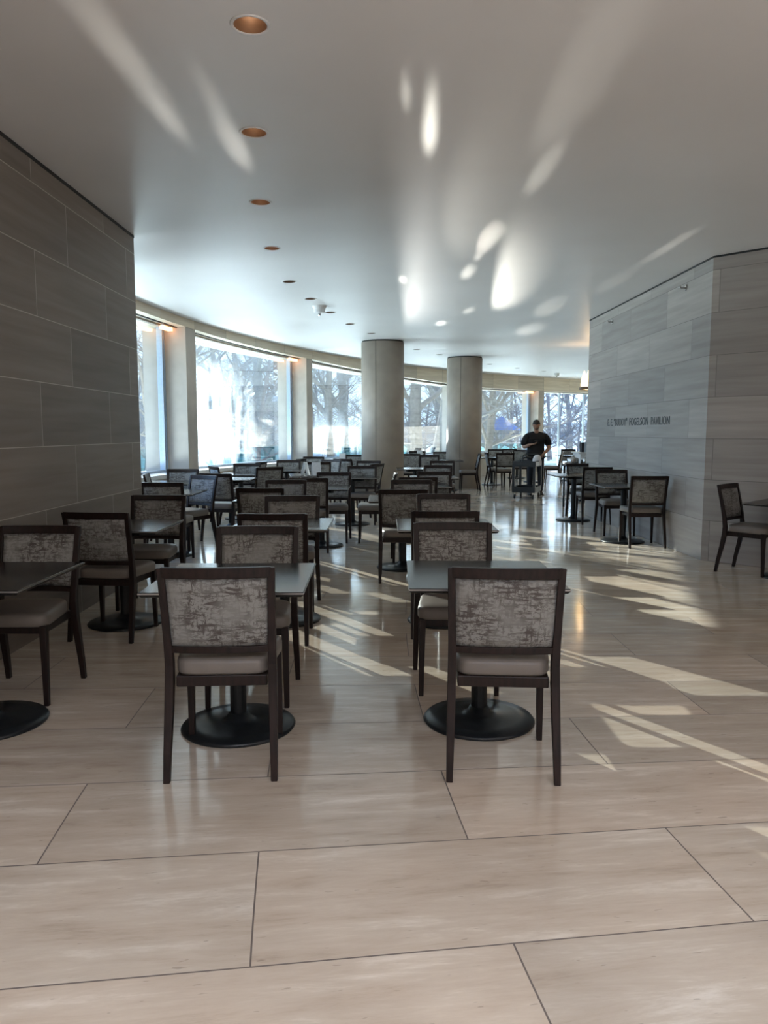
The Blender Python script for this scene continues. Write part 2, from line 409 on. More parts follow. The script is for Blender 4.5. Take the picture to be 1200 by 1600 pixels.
# floor inside the window circle only
bm.free(); bm = bmesh.new()
arc = [cpt(a, CR+1.0) for a in [196-2*i for i in range(48)]]
arc = [p for p in arc if p[1] > -9]
foot = arc + [(16, arc[-1][1]), (16, -9), (-3.9, -9)]
foot = [p for i, p in enumerate(foot) if i == 0 or math.dist(p, foot[i-1]) > .01]
lo = [bm.verts.new((x, y, -.3)) for x, y in foot]; hi = [bm.verts.new((x, y, 0)) for x, y in foot]
for i in range(len(foot)):
    j = (i+1) % len(foot); bm.faces.new((lo[i], lo[j], hi[j], hi[i]))
bm.faces.new(hi); bm.faces.new(list(reversed(lo)))
struct(obj('floor', bm, 'floor'))

# ceiling slab with real holes for the downlights
LIGHTS = [(391, 39), (397, 207), (407, 316), (425, 388), (452, 440), (485, 467), (516, 488), (547, 506), (580, 521), (651, 546), (687, 554), (765, 569), (808, 575), (850, 580)]
LP = [at(x, y, CZ) for x, y in LIGHTS]
cfoot = [p for p in foot if p[1] > -1.2]
cfoot = [p for p in arc if p[1] > -1.2] + [(16, arc[-1][1]), (16, -1.2), (-3.9, -1.2)]
bm = bmesh.new()
lo = [bm.verts.new((x, y, CZ)) for x, y in cfoot]; hi = [bm.verts.new((x, y, CZ+.5)) for x, y in cfoot]
for i in range(len(cfoot)):
    j = (i+1) % len(cfoot); bm.faces.new((lo[i], lo[j], hi[j], hi[i]))
bm.faces.new(hi); bm.faces.new(list(reversed(lo)))
ceil = struct(obj('ceiling', bm, 'ceil'))
bm = bmesh.new()
for p in LP: lathe(bm, [(.082, CZ-.1), (.082, CZ+.22)], 32, p.x, p.y)
cut = obj('cutter', bm, 'ceil')
md = ceil.modifiers.new('holes', 'BOOLEAN'); md.operation = 'DIFFERENCE'; md.object = cut; md.solver = 'EXACT'
dg = bpy.context.evaluated_depsgraph_get(); dg.update()
nm = bpy.data.meshes.new_from_object(ceil.evaluated_get(dg)); ceil.modifiers.clear(); ceil.data = nm
bpy.data.objects.remove(cut)

# walls
LW = -2.45
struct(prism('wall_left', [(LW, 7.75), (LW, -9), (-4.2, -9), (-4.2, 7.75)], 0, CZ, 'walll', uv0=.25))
struct(prism('wall_right', [(3.53, 13.44), (3.60, 8.63), (6.9, 5.15), (6.9, -9), (16.0, -9), (16.0, 30), (8.8, 30), (8.8, 20), (4.95, 18), (4.95, 13.44)][::-1], 0, CZ, 'wallr', uv0=.2))
struct(prism('wall_atrium_left', [(-2.45, -1.2), (-2.45, -9), (-3.4, -9), (-3.4, -1.2)], CZ, 7, 'walll'))
struct(prism('wall_atrium_right', [(6.9, -1.2), (7.9, -1.2), (7.9, -9), (6.9, -9)], CZ, 7, 'walll'))
struct(prism('wall_back', [(-4.2, -9), (-4.2, -9.4), (16, -9.4), (16, -9)], 0, 7, 'walll'))
struct(prism('wall_atrium_front', [(-3.4, -1.2), (7.9, -1.2), (7.9, -.9), (-3.4, -.9)], CZ+.5, 7, 'walll'))
bm = bmesh.new(); box(bm, LW, LW+.006, -1.2, 7.75, CZ-.025, CZ-.001); struct(obj('trim_1', bm, 'dark'))  # thin dark strip painted as the shadow line under the ceiling
bm = bmesh.new()
for a, b_ in (((3.53, 13.44), (3.60, 8.63)), ((3.60, 8.63), (6.9, 5.15))):
    d = Vector((b_[0]-a[0], b_[1]-a[1])).normalized(); nx, ny = d.y, -d.x
    nx, ny = (-abs(nx), -abs(ny)) if True else (nx, ny)
    q = [(a[0], a[1]), (b_[0], b_[1]), (b_[0]+nx*.006, b_[1]+ny*.006), (a[0]+nx*.006, a[1]+ny*.006)]
    sweep(bm, [[(x, y, CZ-.02) for x, y in q], [(x, y, CZ-.001) for x, y in q]])
struct(obj('trim_2', bm, 'dark'))  # the same shadow line painted along the right wall

# window wall: fascia, sill, piers and panes on the circle
def head(a):
    pts = [(200, 3.22), (170, 3.22), (156, 3.17), (144, 3.03), (133, 2.89), (100, 2.89)]
    for (a0, z0), (a1, z1) in zip(pts, pts[1:]):
        if a1 <= a <= a0: return z0+(z1-z0)*(a0-a)/(a0-a1)
    return 2.88
def ringseg(bm, a0, a1, r0, r1, zlo, zhi, step=1.5, uvl=None):
    n = max(1, int(abs(a0-a1)/step)); secs = []
    for i in range(n+1):
        a = a0+(a1-a0)*i/n
        zl = zlo(a) if callable(zlo) else zlo; zh = zhi(a) if callable(zhi) else zhi
        p, q = cpt(a, r0), cpt(a, r1)
        secs.append([(p[0], p[1], zl), (q[0], q[1], zl), (q[0], q[1], zh), (p[0], p[1], zh)])
    rs = sweep(bm, secs)
    return rs
bm = bmesh.new(); ringseg(bm, 186, 106, CR, CR+1.0, head, CZ+.001)
uvl = bm.loops.layers.uv.new('UVMap')
for f in bm.faces:
    for lp in f.loops:
        a = math.atan2(lp.vert.co.y-CC[1], lp.vert.co.x-CC[0]); lp[uvl].uv = (a*CR, lp.vert.co.z+1)
fas = struct(obj('wall_front', bm, 'fascia'))
bm = bmesh.new(); ringseg(bm, 190, 124.9, CR+.12, CR+1.0, 0, .70)
uvl = bm.loops.layers.uv.new('UVMap')
struct(obj('wall_sill', bm, 'pier'))
bm = bmesh.new(); ringseg(bm, 190, 124.9, CR+.06, CR+1.0, .70, .76); struct(obj('trim_3', bm, 'white'))
# dark strip painted as a shadow gap, and white blind pocket under the soffit
bm = bmesh.new(); ringseg(bm, 186, 106, CR+.16, CR+.20, lambda a: head(a)-.012, lambda a: head(a)+.001); struct(obj('trim_4', bm, 'dark'))
bm = bmesh.new(); ringseg(bm, 186, 106, CR+.28, CR+.36, lambda a: head(a)-.03, lambda a: head(a)+.001); struct(obj('trim_5', bm, 'pier'))

PIERS = [(181.0, 1.1), (169.83, 1.0), (156.26, .71), (146.4, .7), (136.3, .7), (126.12, .7), (116.0, .7)]
for k, (a, w) in enumerate(PIERS):
    bm = bmesh.new(); ringseg(bm, a, a-w, CR+.01, CR+.80, 0, head(a)+.02)
    struct(obj('trim_%d' % (6+k), bm, 'pier'))
GR = CR + .44
for k in range(len(PIERS)-1):
    a0 = PIERS[k][0]-PIERS[k][1]; a1 = PIERS[k+1][0]
    zb = .76 if a1 > 124 else .02
    wv = empty('window_%d' % (k+1), (*cpt((a0+a1)/2, GR), zb)); struct(wv)
    wv.location = (0, 0, 0)
    bm = bmesh.new()
    da = math.degrees(.035/GR)
    ringseg(bm, a0, a0-da, GR-.05, GR+.05, zb, head(a0)); ringseg(bm, a1+da, a1, GR-.05, GR+.05, zb, head(a1))
    ringseg(bm, a1+3*da, a1+2*da, GR-.05, GR+.05, zb, head(a1))
    ringseg(bm, a0, a1, GR-.03, GR+.03, zb, zb+.04)
    if k == 5:
        for f_ in (.33, .66): 
            am = a0+(a1-a0)*f_; ringseg(bm, am+da/2, am-da/2, GR-.04, GR+.04, zb, head(am))
    obj('window_frame', bm, 'frame', wv)
    bm = bmesh.new(); n = 8
    pr = []
    for i in range(n+1):
        a = a0+(a1-a0)*i/n; p = cpt(a, GR)
        pr.append((bm.verts.new((p[0], p[1], zb)), bm.verts.new((p[0], p[1], head(a)))))
    for a, b_ in zip(pr, pr[1:]): bm.faces.new((a[0], b_[0], b_[1], a[1]))
    obj('pane', bm, 'glass_glare' if k in (1, 2) else 'glass', wv, smooth=True)

# columns
for (cx, cy, cr_, nm_, lab) in ((-.03, 16.6, .455, 'round_column', 'nearer thick round concrete column, left of the pair, reaching the ceiling'),
                               (2.08, 20.1, .455, 'round_column', 'farther round concrete column, right of the pair, behind a chair facing left')):
    e = empty(nm_, (cx, cy, 0)); tag(e, lab, 'column')
    bm = bmesh.new(); lathe(bm, [(cr_, 0), (cr_, CZ-.03)], 64); o = obj('shaft', bm, 'column', e, smooth=False)
    for p in o.data.polygons: p.use_smooth = abs(p.normal.z) < .5
    bm = bmesh.new(); lathe(bm, [(cr_-.015, CZ-.03), (cr_-.015, CZ)], 48); obj('shadow_gap', bm, 'dark', e)
    bm = bmesh.new(); box(bm, -.004, .004, -cr_-.002, -cr_+.01, 0, CZ-.03); obj('seam', bm, 'dark', e, loc=(0, 0, 0)).rotation_euler = (0, 0, rad(-18))

# ------------------------------------------------------------------ chair prototype (faces +Y)
def make_chair():
    t = empty('dining_chair')
    def post(s):
        bm = bmesh.new(); secs = []
        for z, y, x, w, d in ((0, -.262, .222, .027, .030), (.12, -.243, .220, .031, .034), (.28, -.208, .217, .035, .040), (.40, -.188, .215, .036, .044), (.48, -.184, .214, .035, .042),
                              (.58, -.198, .215, .033, .036), (.72, -.226, .218, .031, .032), (.86, -.258, .221, .030, .028), (.905, -.269, .222, .030, .027)):
            secs.append(rect(s*x, y, z, w, d))
        sweep(bm, secs); return obj('leg', bm, 'wood', t, bevel=.003)
    def front(s):
        bm = bmesh.new()
        sweep(bm, [rect(s*.208, .205, 0, .026, .026), rect(s*.205, .198, .25, .032, .034), rect(s*.202, .192, .435, .038, .042)])
        return obj('leg', bm, 'wood', t, bevel=.003)
    for s in (-1, 1): post(s)
    for s in (-1, 1): front(s)
    # curved rails
    def rail(name, z0, z1, y0, y1, th):
        bm = bmesh.new(); secs = []
        for i in range(13):
            u = -1+2*i/12; x = .222*u*1.0; bow = -.022*(1-u*u)
            secs.append([(x, y0+bow-th/2, z0), (x, y0+bow+th/2, z0), (x, y1+bow+th/2, z1), (x, y1+bow-th/2, z1)])
        sweep(bm, secs); return obj(name, bm, 'wood', t, bevel=.003)
    rail('top_rail', .862, .908, -.258, -.270, .027)
    rail('lower_rail', .535, .565, -.190, -.196, .026)
    # upholstered back
    bm = bmesh.new(); nx, nz = 16, 8
    def P(u, w, side):
        x = .206*u; z = .565+.297*(w+1)/2; y = -.196+(-.258+.196)*((w+1)/2) - .022*(1-u*u)
        bulge = .012*(1-u**8)*(1-w**8)+.004
        return (x, y+side*bulge, z)
    g = {}
    for sd_ in (-1, 1):
        for i in range(nx+1):
            for j in range(nz+1):
                g[sd_, i, j] = bm.verts.new(P(-1+2*i/nx, -1+2*j/nz, sd_))
        for i in range(nx):
            for j in range(nz):
                q = [g[sd_, i, j], g[sd_, i+1, j], g[sd_, i+1, j+1], g[sd_, i, j+1]]
                bm.faces.new(q if sd_ < 0 else q[::-1])
    for i in range(nx):
        for j in (0, nz): bm.faces.new((g[-1, i, j], g[1, i, j], g[1, i+1, j], g[-1, i+1, j]))
    for j in range(nz):
        for i in (0, nx): bm.faces.new((g[-1, i, j], g[-1, i, j+1], g[1, i, j+1], g[1, i, j]))
    obj('back_panel', bm, 'fabric', t, smooth=True)
    # seat frame
    bm = bmesh.new()
    secs = [[(-.200, .180, z), (.200, .180, z), (.190, -.186, z), (-.190, -.186, z)] for z in (.383, .430)]
    sweep(bm, secs); obj('seat_frame', bm, 'wood', t, bevel=.004)
    # cushion
    bm = bmesh.new()
    def ring(k, z):
        pts = []
        w0, w1 = .235*k, .192*k
        for i in range(40):
            a = 2*PI*i/40; c_, s_ = math.cos(a), math.sin(a)
            e = .28
            ux = math.copysign(abs(c_)**e, c_); uy = math.copysign(abs(s_)**e, s_)
            wv_ = w0 if uy > 0 else w1
            wv_ = w1+(w0-w1)*(uy+1)/2
            pts.append((ux*wv_, .022+uy*.205*k, z))
        return pts
    sweep(bm, [ring(.97, .430), ring(1.0, .442), ring(1.0, .478), ring(.975, .494), ring(.90, .502), ring(.55, .506)])
    obj('seat_cushion', bm, 'vinyl', t, smooth=True)
    return t
chair0 = make_chair()
def make_table():
    t = empty('cafe_table')
    bm = bmesh.new(); sweep(bm, [rect(0, 0, .728, .70, .74), rect(0, 0, .738, .72, .76), rect(0, 0, .752, .72, .76)]); obj('table_top', bm, 'top', t, bevel=.002)
    bm = bmesh.new(); 
    box(bm, -.3625, .3625, -.3825, .3825, .7425, .7485); obj('edge_band', bm, 'edge', t)
    bm = bmesh.new(); lathe(bm, [(.04, .03), (.04, .69)], 24); obj('pole', bm, 'iron', t, smooth=False)
    bm = bmesh.new()
    for a in (0, PI/2):
        c_, s_ = math.cos(a+.78), math.sin(a+.78)
        pts = [(-.2*c_, -.2*s_), (.2*c_, .2*s_)]
        v = Vector((c_, s_)); w = Vector((-s_, c_))*.02
        q = [(-.22*v.x+w.x, -.22*v.y+w.y), (.22*v.x+w.x, .22*v.y+w.y), (.22*v.x-w.x, .22*v.y-w.y), (-.22*v.x-w.x, -.22*v.y-w.y)]
        sweep(bm, [[(x, y, .69) for x, y in q], [(x, y, .728) for x, y in q]])
    obj('bracket', bm, 'iron', t)
    bm = bmesh.new(); lathe(bm, [(.275, 0), (.28, .008), (.27, .020), (.20, .028), (.09, .034), (.06, .05), (.045, .075)], 48); o = obj('base', bm, 'iron', t, smooth=True)
    return t
table0 = make_table()
reg(chair0)

used = {'c': False, 't': False}
chairs = []
def chair(px, py, yaw, label, group=None, xy=None):
    c = chair0 if not used['c'] else copy_tree(chair0)
    used['c'] = True
    yaw = rad(yaw); off = Matrix.Rotation(yaw, 3, 'Z') @ Vector((0, -.272, 0))
    if xy: c.location = (xy[0], xy[1], 0)
    else:
        p = at(px, py, .905); c.location = (p.x-off.x, p.y-off.y, 0)
    c.rotation_euler = (0, 0, yaw)
    tag(c, label, 'chair', group or 'dining chairs of the hall')
    return c
tables = []
def table(x, y, rz, label, sx_=1, sy_=1):
    c = table0 if not used['t'] else copy_tree(table0)
    used['t'] = True
    c.location = (x, y, 0); c.rotation_euler = (0, 0, rad(rz))
    tag(c, label, 'table', 'square cafe tables')
    return c

# --- centre-left row
table(-.72, 3.68, 1, 'dark square cafe table with round black base behind the front left chair')
chair(337, 887, 3, 'front left dining chair, nearest on the left, its patterned grey back to the viewer')
chair(403, 823, 181, 'dining chair facing the viewer across the front left table')
table(-.77, 5.85, 0, 'dark square table, second back in the row of the front left chair')
chair(425, 803, 0, 'dark backed chair right behind the one that faces the viewer at the front left table')
chair(457, 775, 180, 'dining chair facing the viewer on the far side of the second left centre table')
table(-1.18, 8.15, 0, 'square table hidden among chair backs, third back in the left centre row')
chair(406, 763, -3, 'plain dark chair back left of and behind the orange-edged chair in the left centre row')
chair(447, 750, 180, 'chair facing the viewer, behind the dark chair at the third left centre table')
table(-.80, 9.75, 0, 'small square table with sky reflection, fourth back in the left centre row')
chair(482, 747, 2, 'dark chair in front of the fourth left centre table, legs seen at right')
chair(522, 738, 178, 'chair with pale lit seat facing the viewer behind the fourth left centre table')
table(-.50, 12.05, 8, 'pedestal table with black pole and round base fully seen before the nearer column')
chair(566, 728, 180, 'chair facing the viewer behind the pedestal table, left of the nearer column')
chair(590, 725, 62, 'turned chair with light grey back touching the foot of the nearer column')
# --- centre row
table(.48, 3.76, -1, 'square cafe table with pale sheen behind the front right chair')
chair(792, 888, -4, 'front right dining chair, nearest on the right, its patterned grey back to the viewer')
chair(707, 817, 180, 'dining chair facing the viewer across the front right table')
table(.46, 5.82, 0, 'square table with pale lit left corner, second back in the middle row')
chair(696, 799, 0, 'chair directly behind the one facing the viewer at the front right table')
chair(693, 772, 180, 'chair facing the viewer on the far side of the second middle table')
table(.20, 8.15, 0, 'square table on a round black base behind the wide chair with light seat')
chair(630, 765, 1, 'wide dark chair with light beige seat edge, left of the middle row')
chair(643, 750, 180, 'chair facing the viewer behind the wide chair with light seat edge')
table(.50, 10.15, 0, 'square table with bright right edge, fourth back in the middle row')
chair(653.5, 746, 0, 'chair back to back with the one behind the wide chair with light seat edge')
chair(678, 737, 180, 'chair facing the viewer behind the fourth middle table')
table(.78, 12.0, 0, 'square table with thin bright edge, fifth back in the middle row')
chair(684, 727, 180, 'chair facing the viewer behind the fifth middle table')
chair(691, 720, 178, 'farthest dark chair of the middle row, just left of the farther column')
chair(0, 0, 90, 'chair facing left whose beige seat shows beside the wide chair', xy=(-.12, 10.15))
table(.60, 14.9, 0, 'bright topped table at the foot of the nearer column, right of it')
# --- wall side left
table(-1.98, 3.72, 0, 'dark table cut off by the left picture edge, on a round black base')
chair(63, 822, 180, 'chair cut off by the left picture edge, facing the viewer by the left wall')
chair(148, 801, -6, 'chair by the left wall with light rimmed right post, second from the left edge')
table(-1.97, 5.75, 0, 'dark table by the left wall, seen between two chairs with a thin bright edge')
chair(248, 774, 178, 'chair by the left wall facing the viewer with pale green lit seat')
chair(252, 754, 0, 'chair just past the end of the left wall, back to the viewer')
table(-2.52, 9.0, 0, 'table just past the end of the left wall with its right tip showing')
chair(319, 743, 147, 'chair with blue sky sheen on its frame, turned, left of the centre')
chair(336, 740, -14, 'dark chair behind the blue shining chair, back to the viewer')
table(-3.02, 10.75, 0, 'bright table under the leftmost window')
chair(286, 733, 180, 'chair facing the viewer under the leftmost pier')
chair(228, 741, -80, 'chair half hidden by the end of the left wall, turned to the right')
table(-2.32, 11.6, 0, 'bright table below the large left window, nearer one')
chair(333, 729, -60, 'small pale chair standing below the sun-glared window')
# --- left middle distance
table(-2.40, 12.85, 0, 'bright table below the large left window, farther one')
chair(386, 724.5, 180, 'chair facing the viewer below the right part of the large left window')
chair(409, 722, 75, 'narrow seen sideways chair right of the one below the large left window')
chair(422, 730, 35, 'turned chair with a bright left post in the left middle distance')
table(-1.80, 14.25, 0, 'dark table before the second pier from the left')
chair(451, 719, 180, 'chair facing the viewer before the second pier from the left')
chair(471, 717, 72, 'sideways chair right of the one before the second pier')
table(-1.18, 12.6, 10, 'table carrying the two white table tents')
chair(497, 722, 2, 'brownish chair just behind the two white table tents')
chair(490, 713.5, 180, 'chair facing the viewer behind the two white table tents, beside the second pier')
table(-1.45, 16.2, 0, 'table behind the white tents, near the window with the walker outside')
chair(518, 718, 150, 'bluish light chair under the window with the tree, left of the nearer column')
chair(535, 717, -35, 'dark narrow chair left of the nearer column under the third window')
table(-1.10, 17.75, 0, 'bright table with a bluish table tent, left of the nearer column')
chair(555, 710.5, 180, 'chair behind the bluish table tent, touching the left side of the nearer column')
chair(576, 720, 170, 'dark low chair top in front of the nearer column')
# --- between and behind the columns
chair(0, 0, 90, 'chair facing left in front of the farther column', xy=(2.12, 19.2))
table(1.58, 19.15, 0, 'pedestal table in front of the farther column, left of the chair facing left')
chair(642, 709, 180, 'tan lit chair behind the right edge of the nearer column')
chair(671, 711, 178, 'dark chair with tan back between the two columns')
chair(690, 706, 180, 'tan lit chair touching the left side of the farther column')
chair(652, 705, 172, 'small far chair between the columns by the sill')
table(1.05, 20.6, 0, 'far table between the two columns')
# --- right of the farther column
table(2.98, 21.2, 0, 'far table on a dark pole right of the farther column')
chair(789.5, 708, 0, 'tan chair behind the service cart, left of the person')
chair(759, 707, -88, 'sideways chair between the farther column and the far table')
chair(774, 702, 180, 'tan chair facing the viewer behind the far table right of the farther column')
table(4.2, 24.3, 0, 'farthest table under the window behind the person')
chair(796, 701.5, 180, 'small pale chair by the window sill left of the person')
chair(814, 703, 172, 'far chair just left of the person at arm height')
chair(0, 0, 72, 'pale chair facing left between the person and the service counter', xy=(4.78, 21.8))
chair(0, 0, -100, 'pale chair facing right, just right of the person', xy=(3.95, 22.3))
table(4.35, 22.4, 10, 'white lit table between the two pale chairs right of the person')
chair(888, 702, 180, 'far tan chair left of the service counter')
table(5.6, 23.2, 0, 'far table in front of the tan chair beside the service counter')
# --- along the right wall
table(3.17, 10.12, 0, 'nearer table by the right stone wall, under the lettering')
chair(1016, 744, 0, 'nearest chair at the right stone wall, its back to the viewer')
chair(954.5, 734, 180, 'chair facing the viewer at the nearer right wall table')
table(3.12, 12.6, 0, 'farther table by the right stone wall')
chair(935, 730, 0, 'chair with its back to the viewer at the farther right wall table')
chair(906, 724.5, 180, 'chair facing the viewer at the farther right wall table by the wall end')
chair(0, 0, -137, 'lone chair at the right picture edge seen from the side', xy=(3.80, 7.87))
table(4.07, 7.55, 45, 'dark table cut off by the right picture edge')

# ------------------------------------------------------------------ ceiling fittings
def downlight(p, k):
    e = empty('downlight', (p.x, p.y, CZ))
    words_ = ['nearest recessed downlight at the top of the picture, warm copper inside', 'second recessed downlight from the viewer, copper cone showing',
              'third recessed downlight, in front of the glow streak end', 'fourth recessed downlight above the left windows',
              'fifth recessed downlight of the curved row', 'sixth recessed downlight, just before the smoke detector',
              'seventh recessed downlight, just right of the smoke detector', 'eighth recessed downlight, between smoke detector and nearer column',
              'ninth recessed downlight, at the left edge of the nearer column head', 'tenth recessed downlight, just right of the nearer column head',
              'eleventh recessed downlight, left of the farther column head', 'twelfth recessed downlight, right of the farther column head',
              'thirteenth recessed downlight, above the person', 'farthest recessed downlight, beside the white ceiling disc']
    tag(e, words_[k], 'ceiling light', 'downlights in a curved row')
    bm = bmesh.new(); n = 32
    sweep(bm, [[(r*math.cos(2*PI*i/n), r*math.sin(2*PI*i/n), z) for i in range(n)] for r, z in ((.079, .002), (.079, -.003), (.093, -.005), (.096, 0), (.079, .002))], close=False)
    obj('trim_ring', bm, 'white', e, smooth=True)
    bm = bmesh.new()
    sweep(bm, [[(r*math.cos(2*PI*i/n), r*math.sin(2*PI*i/n), z) for i in range(n)] for r, z in ((.079, 0), (.076, .06), (.066, .12), (.045, .16), (.03, .17))], close=False)
    obj('reflector', bm, 'copper', e, smooth=True)
    bm = bmesh.new(); lathe(bm, [(.005, .125), (.02, .13), (.03, .15), (.03, .17)], 20)
    obj('bulb', bm, BULB, e, smooth=True)
    if k < 4:
        ld = bpy.data.lights.new('downlight_lamp', 'POINT'); ld.energy = .12; ld.color = (1, .72, .5); ld.shadow_soft_size = .02
        lo_ = bpy.data.objects.new('downlight_lamp', ld); COL.objects.link(lo_); lo_.parent = e; lo_.location = (0, 0, .11)
BULB = flat('warm_bulb', (1, .7, .4), .5, emit=(1, .75, .55), es=1.2)
for k, p in enumerate(LP): downlight(p, k)

def detector(p, s, lab):
    e = empty('smoke_detector', (p.x, p.y, CZ)); tag(e, lab, 'smoke detector')
    bm = bmesh.new(); lathe(bm, [(.10*s, 0), (.10*s, -.02*s), (.085*s, -.05*s), (.085*s, -.09*s), (.07*s, -.10*s)], 32); obj('housing', bm, 'white', e, bevel=.003)
    bm = bmesh.new(); lathe(bm, [(.02*s, -.10*s), (.02*s, -.13*s), (.012*s, -.14*s)], 16); obj('sensor', bm, 'steel', e)
detector(at(499, 478, CZ), 1.05, 'round white smoke detector hanging under the ceiling among the downlights')
detector(at(870, 583, CZ), .9, 'far white ceiling disc near the far windows')

# wall sprinklers
for (px, py, lab) in ((1070, 450, 'right one of two small sidewall sprinklers high on the stone wall'), (960, 503, 'left one of two small sidewall sprinklers high on the stone wall')):
    r = ray(px, py); X = 3.575; t = X/r[0]; y = r[1]*t; z = H+r[2]*t
    e = empty('wall_sprinkler', (3.53+.07*(13.44-y)/4.81-.001, y, z)); tag(e, lab, 'sprinkler', 'sidewall sprinklers')
    bm = bmesh.new(); tube(bm, [(0, 0, 0), (-.01, 0, 0)], .035, 16); obj('escutcheon', bm, 'steel', e)
    bm = bmesh.new(); tube(bm, [(0, 0, 0), (-.07, 0, 0)], .012, 10); obj('nozzle', bm, 'steel', e)
    bm = bmesh.new(); box(bm, -.085, -.065, -.025, .025, -.004, .018); obj('deflector', bm, 'steel', e)

# lettering on the stone
cu = bpy.data.curves.new('t', 'FONT'); cu.body = 'E. E. "BUDDY"  FOGELSON  PAVILION'; cu.size = 1; cu.extrude = .01; cu.space_character = 1.05
to = bpy.data.objects.new('t', cu); COL.objects.link(to)
dg = bpy.context.evaluated_depsgraph_get(); dg.update()
me = bpy.data.meshes.new_from_object(to.evaluated_get(dg)); bpy.data.objects.remove(to)
xs = [v.co.x for v in me.vertices]; ys = [v.co.y for v in me.vertices]
wd = max(xs)-min(xs); x0 = min(xs)
caph = .105
for v in me.vertices:
    v.co.x = (v.co.x-x0)/wd*2.55; v.co.y = v.co.y/.69*caph; v.co.z *= .35
let = bpy.data.objects.new('wall_lettering', me); COL.objects.link(let)
me.materials.clear(); me.materials.append(flat('letter_grey', (.05, .05, .05), .5))
ywall0 = 12.25
let.location = (3.53+.07*(13.44-ywall0)/4.81-.001, ywall0, 1.545)
let.rotation_euler = (PI/2, 0, -PI/2+math.atan2(.07, 4.81))
tag(let, 'dark capital letters of a pavilion name set on the right stone wall', 'sign')

# warm lit fixtures at the window heads beside each pier
GLOWM = flat('amber_glow', (1, .6, .3), .4, emit=(1, .42, .16), es=2.2)
for k, (a, lab) in enumerate(((169.83, 'warm glowing strip lamp at the head of the leftmost window'), (156.26, 'warm glowing strip lamp at the head of the large left window'),
                  (126.12, 'faint warm strip lamp at the window head above the person'))):
    e = empty('strip_lamp', (0, 0, 0)); tag(e, lab, 'lamp', 'strip lamps at the window heads')
    bm = bmesh.new(); ringseg(bm, a+.95, a+.12, CR+.22, CR+.30, head(a)-.075, head(a)-.02); obj('diffuser', bm, GLOWM, e)
    bm = bmesh.new(); ringseg(bm, a+1.0, a+.1, CR+.21, CR+.31, head(a)-.02, head(a)-.001); obj('housing', bm, 'white', e)

# wall lamp past the end of the right wall
e = empty('wall_lamp', (4.50, 17.0, 2.40)); tag(e, 'wall lamp with glowing amber flame shaped shades on a bronze ring', 'lamp')
bm = bmesh.new(); n = 24
sweep(bm, [[(r*math.cos(2*PI*i/n), r*math.sin(2*PI*i/n), z) for i in range(n)] for r, z in ((.20, -.03), (.22, -.03), (.22, .03), (.20, .03), (.20, -.03))], close=False); obj('ring', bm, 'bronze', e)
bm = bmesh.new(); box(bm, .2, .452, -.03, .03, -.02, .02); box(bm, .43, .45, -.07, .07, -.12, .12); obj('bracket', bm, 'bronze', e)
AMB = flat('amber_glass', (1, .75, .35), .3, emit=(1, .68, .28), es=1.6)
for k in range(5):
    a = k*2*PI/5+.4
    bm = bmesh.new(); lathe(bm, [(.055, -.02), (.075, .08), (.06, .2), (.02, .34), (.004, .38)], 16, .12*math.cos(a), .12*math.sin(a)); obj('lamp_shade', bm, AMB, e, smooth=True)
ld = bpy.data.lights.new('wall_lamp_light', 'POINT'); ld.energy = 3; ld.color = (1, .65, .35); ld.shadow_soft_size = .1
lo_ = bpy.data.objects.new('wall_lamp_light', ld); COL.objects.link(lo_); lo_.parent = e; lo_.location = (0, 0, .5)

# ------------------------------------------------------------------ table tents
def tent(x, y, rz, lab):
    e = empty('table_tent', (x, y, .752), rz); tag(e, lab, 'table tent', 'folded table tents')
    for s in (-1, 1):
        bm = bmesh.new(); sweep(bm, [[(-.07, s*.055-.002, 0), (.07, s*.055-.002, 0), (.07, s*.055+.002, 0), (-.07, s*.055+.002, 0)], [(-.07, s*.004-.002, .21), (.07, s*.004-.002, .21), (.07, s*.004+.002, .21), (-.07, s*.004+.002, .21)]])
        obj('panel', bm, 'paper', e)
tent(-1.28, 12.5, rad(75), 'left one of two white table tents, seen nearly edge on')
tent(-1.10, 12.45, rad(20), 'right one of two white table tents, broad side to the viewer')
tent(-.95, 17.6, rad(10), 'bluish table tent on the table left of the nearer column')
tent(4.25, 24.2, rad(5), 'white menu card on the farthest table left of the person')
tent(.95, 20.5, rad(5), 'small white card on the far table between the columns')

# ------------------------------------------------------------------ service counter behind the wall end
e = empty('service_counter', (4.3, 16.3, 0)); tag(e, 'white service counter past the end of the right wall', 'counter')
bm = bmesh.new(); box(bm, -.22, .62, -.3, .3, .05, 1.0); obj('cabinet', bm, 'white', e, bevel=.004)
bm = bmesh.new(); box(bm, -.26, .64, -.33, .33, 1.0, 1.03); obj('counter_top', bm, 'white', e, bevel=.004)
bm = bmesh.new(); box(bm, -.2, .6, -.26, .28, 0, .05); obj('plinth', bm, 'dark', e)
colsB = [(.02, .02, .03), (.55, .6, .65), (.45, .15, .15), (.12, .2, .4), (.6, .6, .6), (.05, .12, .15), (.3, .32, .33)]
names = ['dark', 'silver', 'dark red', 'blue', 'pale', 'teal black', 'grey']
for k, c_ in enumerate(colsB):
    bm = bmesh.new(); x = -.17+k*.062
    box(bm, x, x+.05, -.2, .0, 1.03, 1.03+.20+.01*(k % 3)); o = obj('menu_book', bm, flat('cover_%s' % names[k].replace(' ', '_'), c_, .4), bevel=.002, loc=(4.3, 16.3, 0))
    tag(o, '%s upright menu book in the row on the white service counter' % names[k], 'book', 'menu books on the service counter')
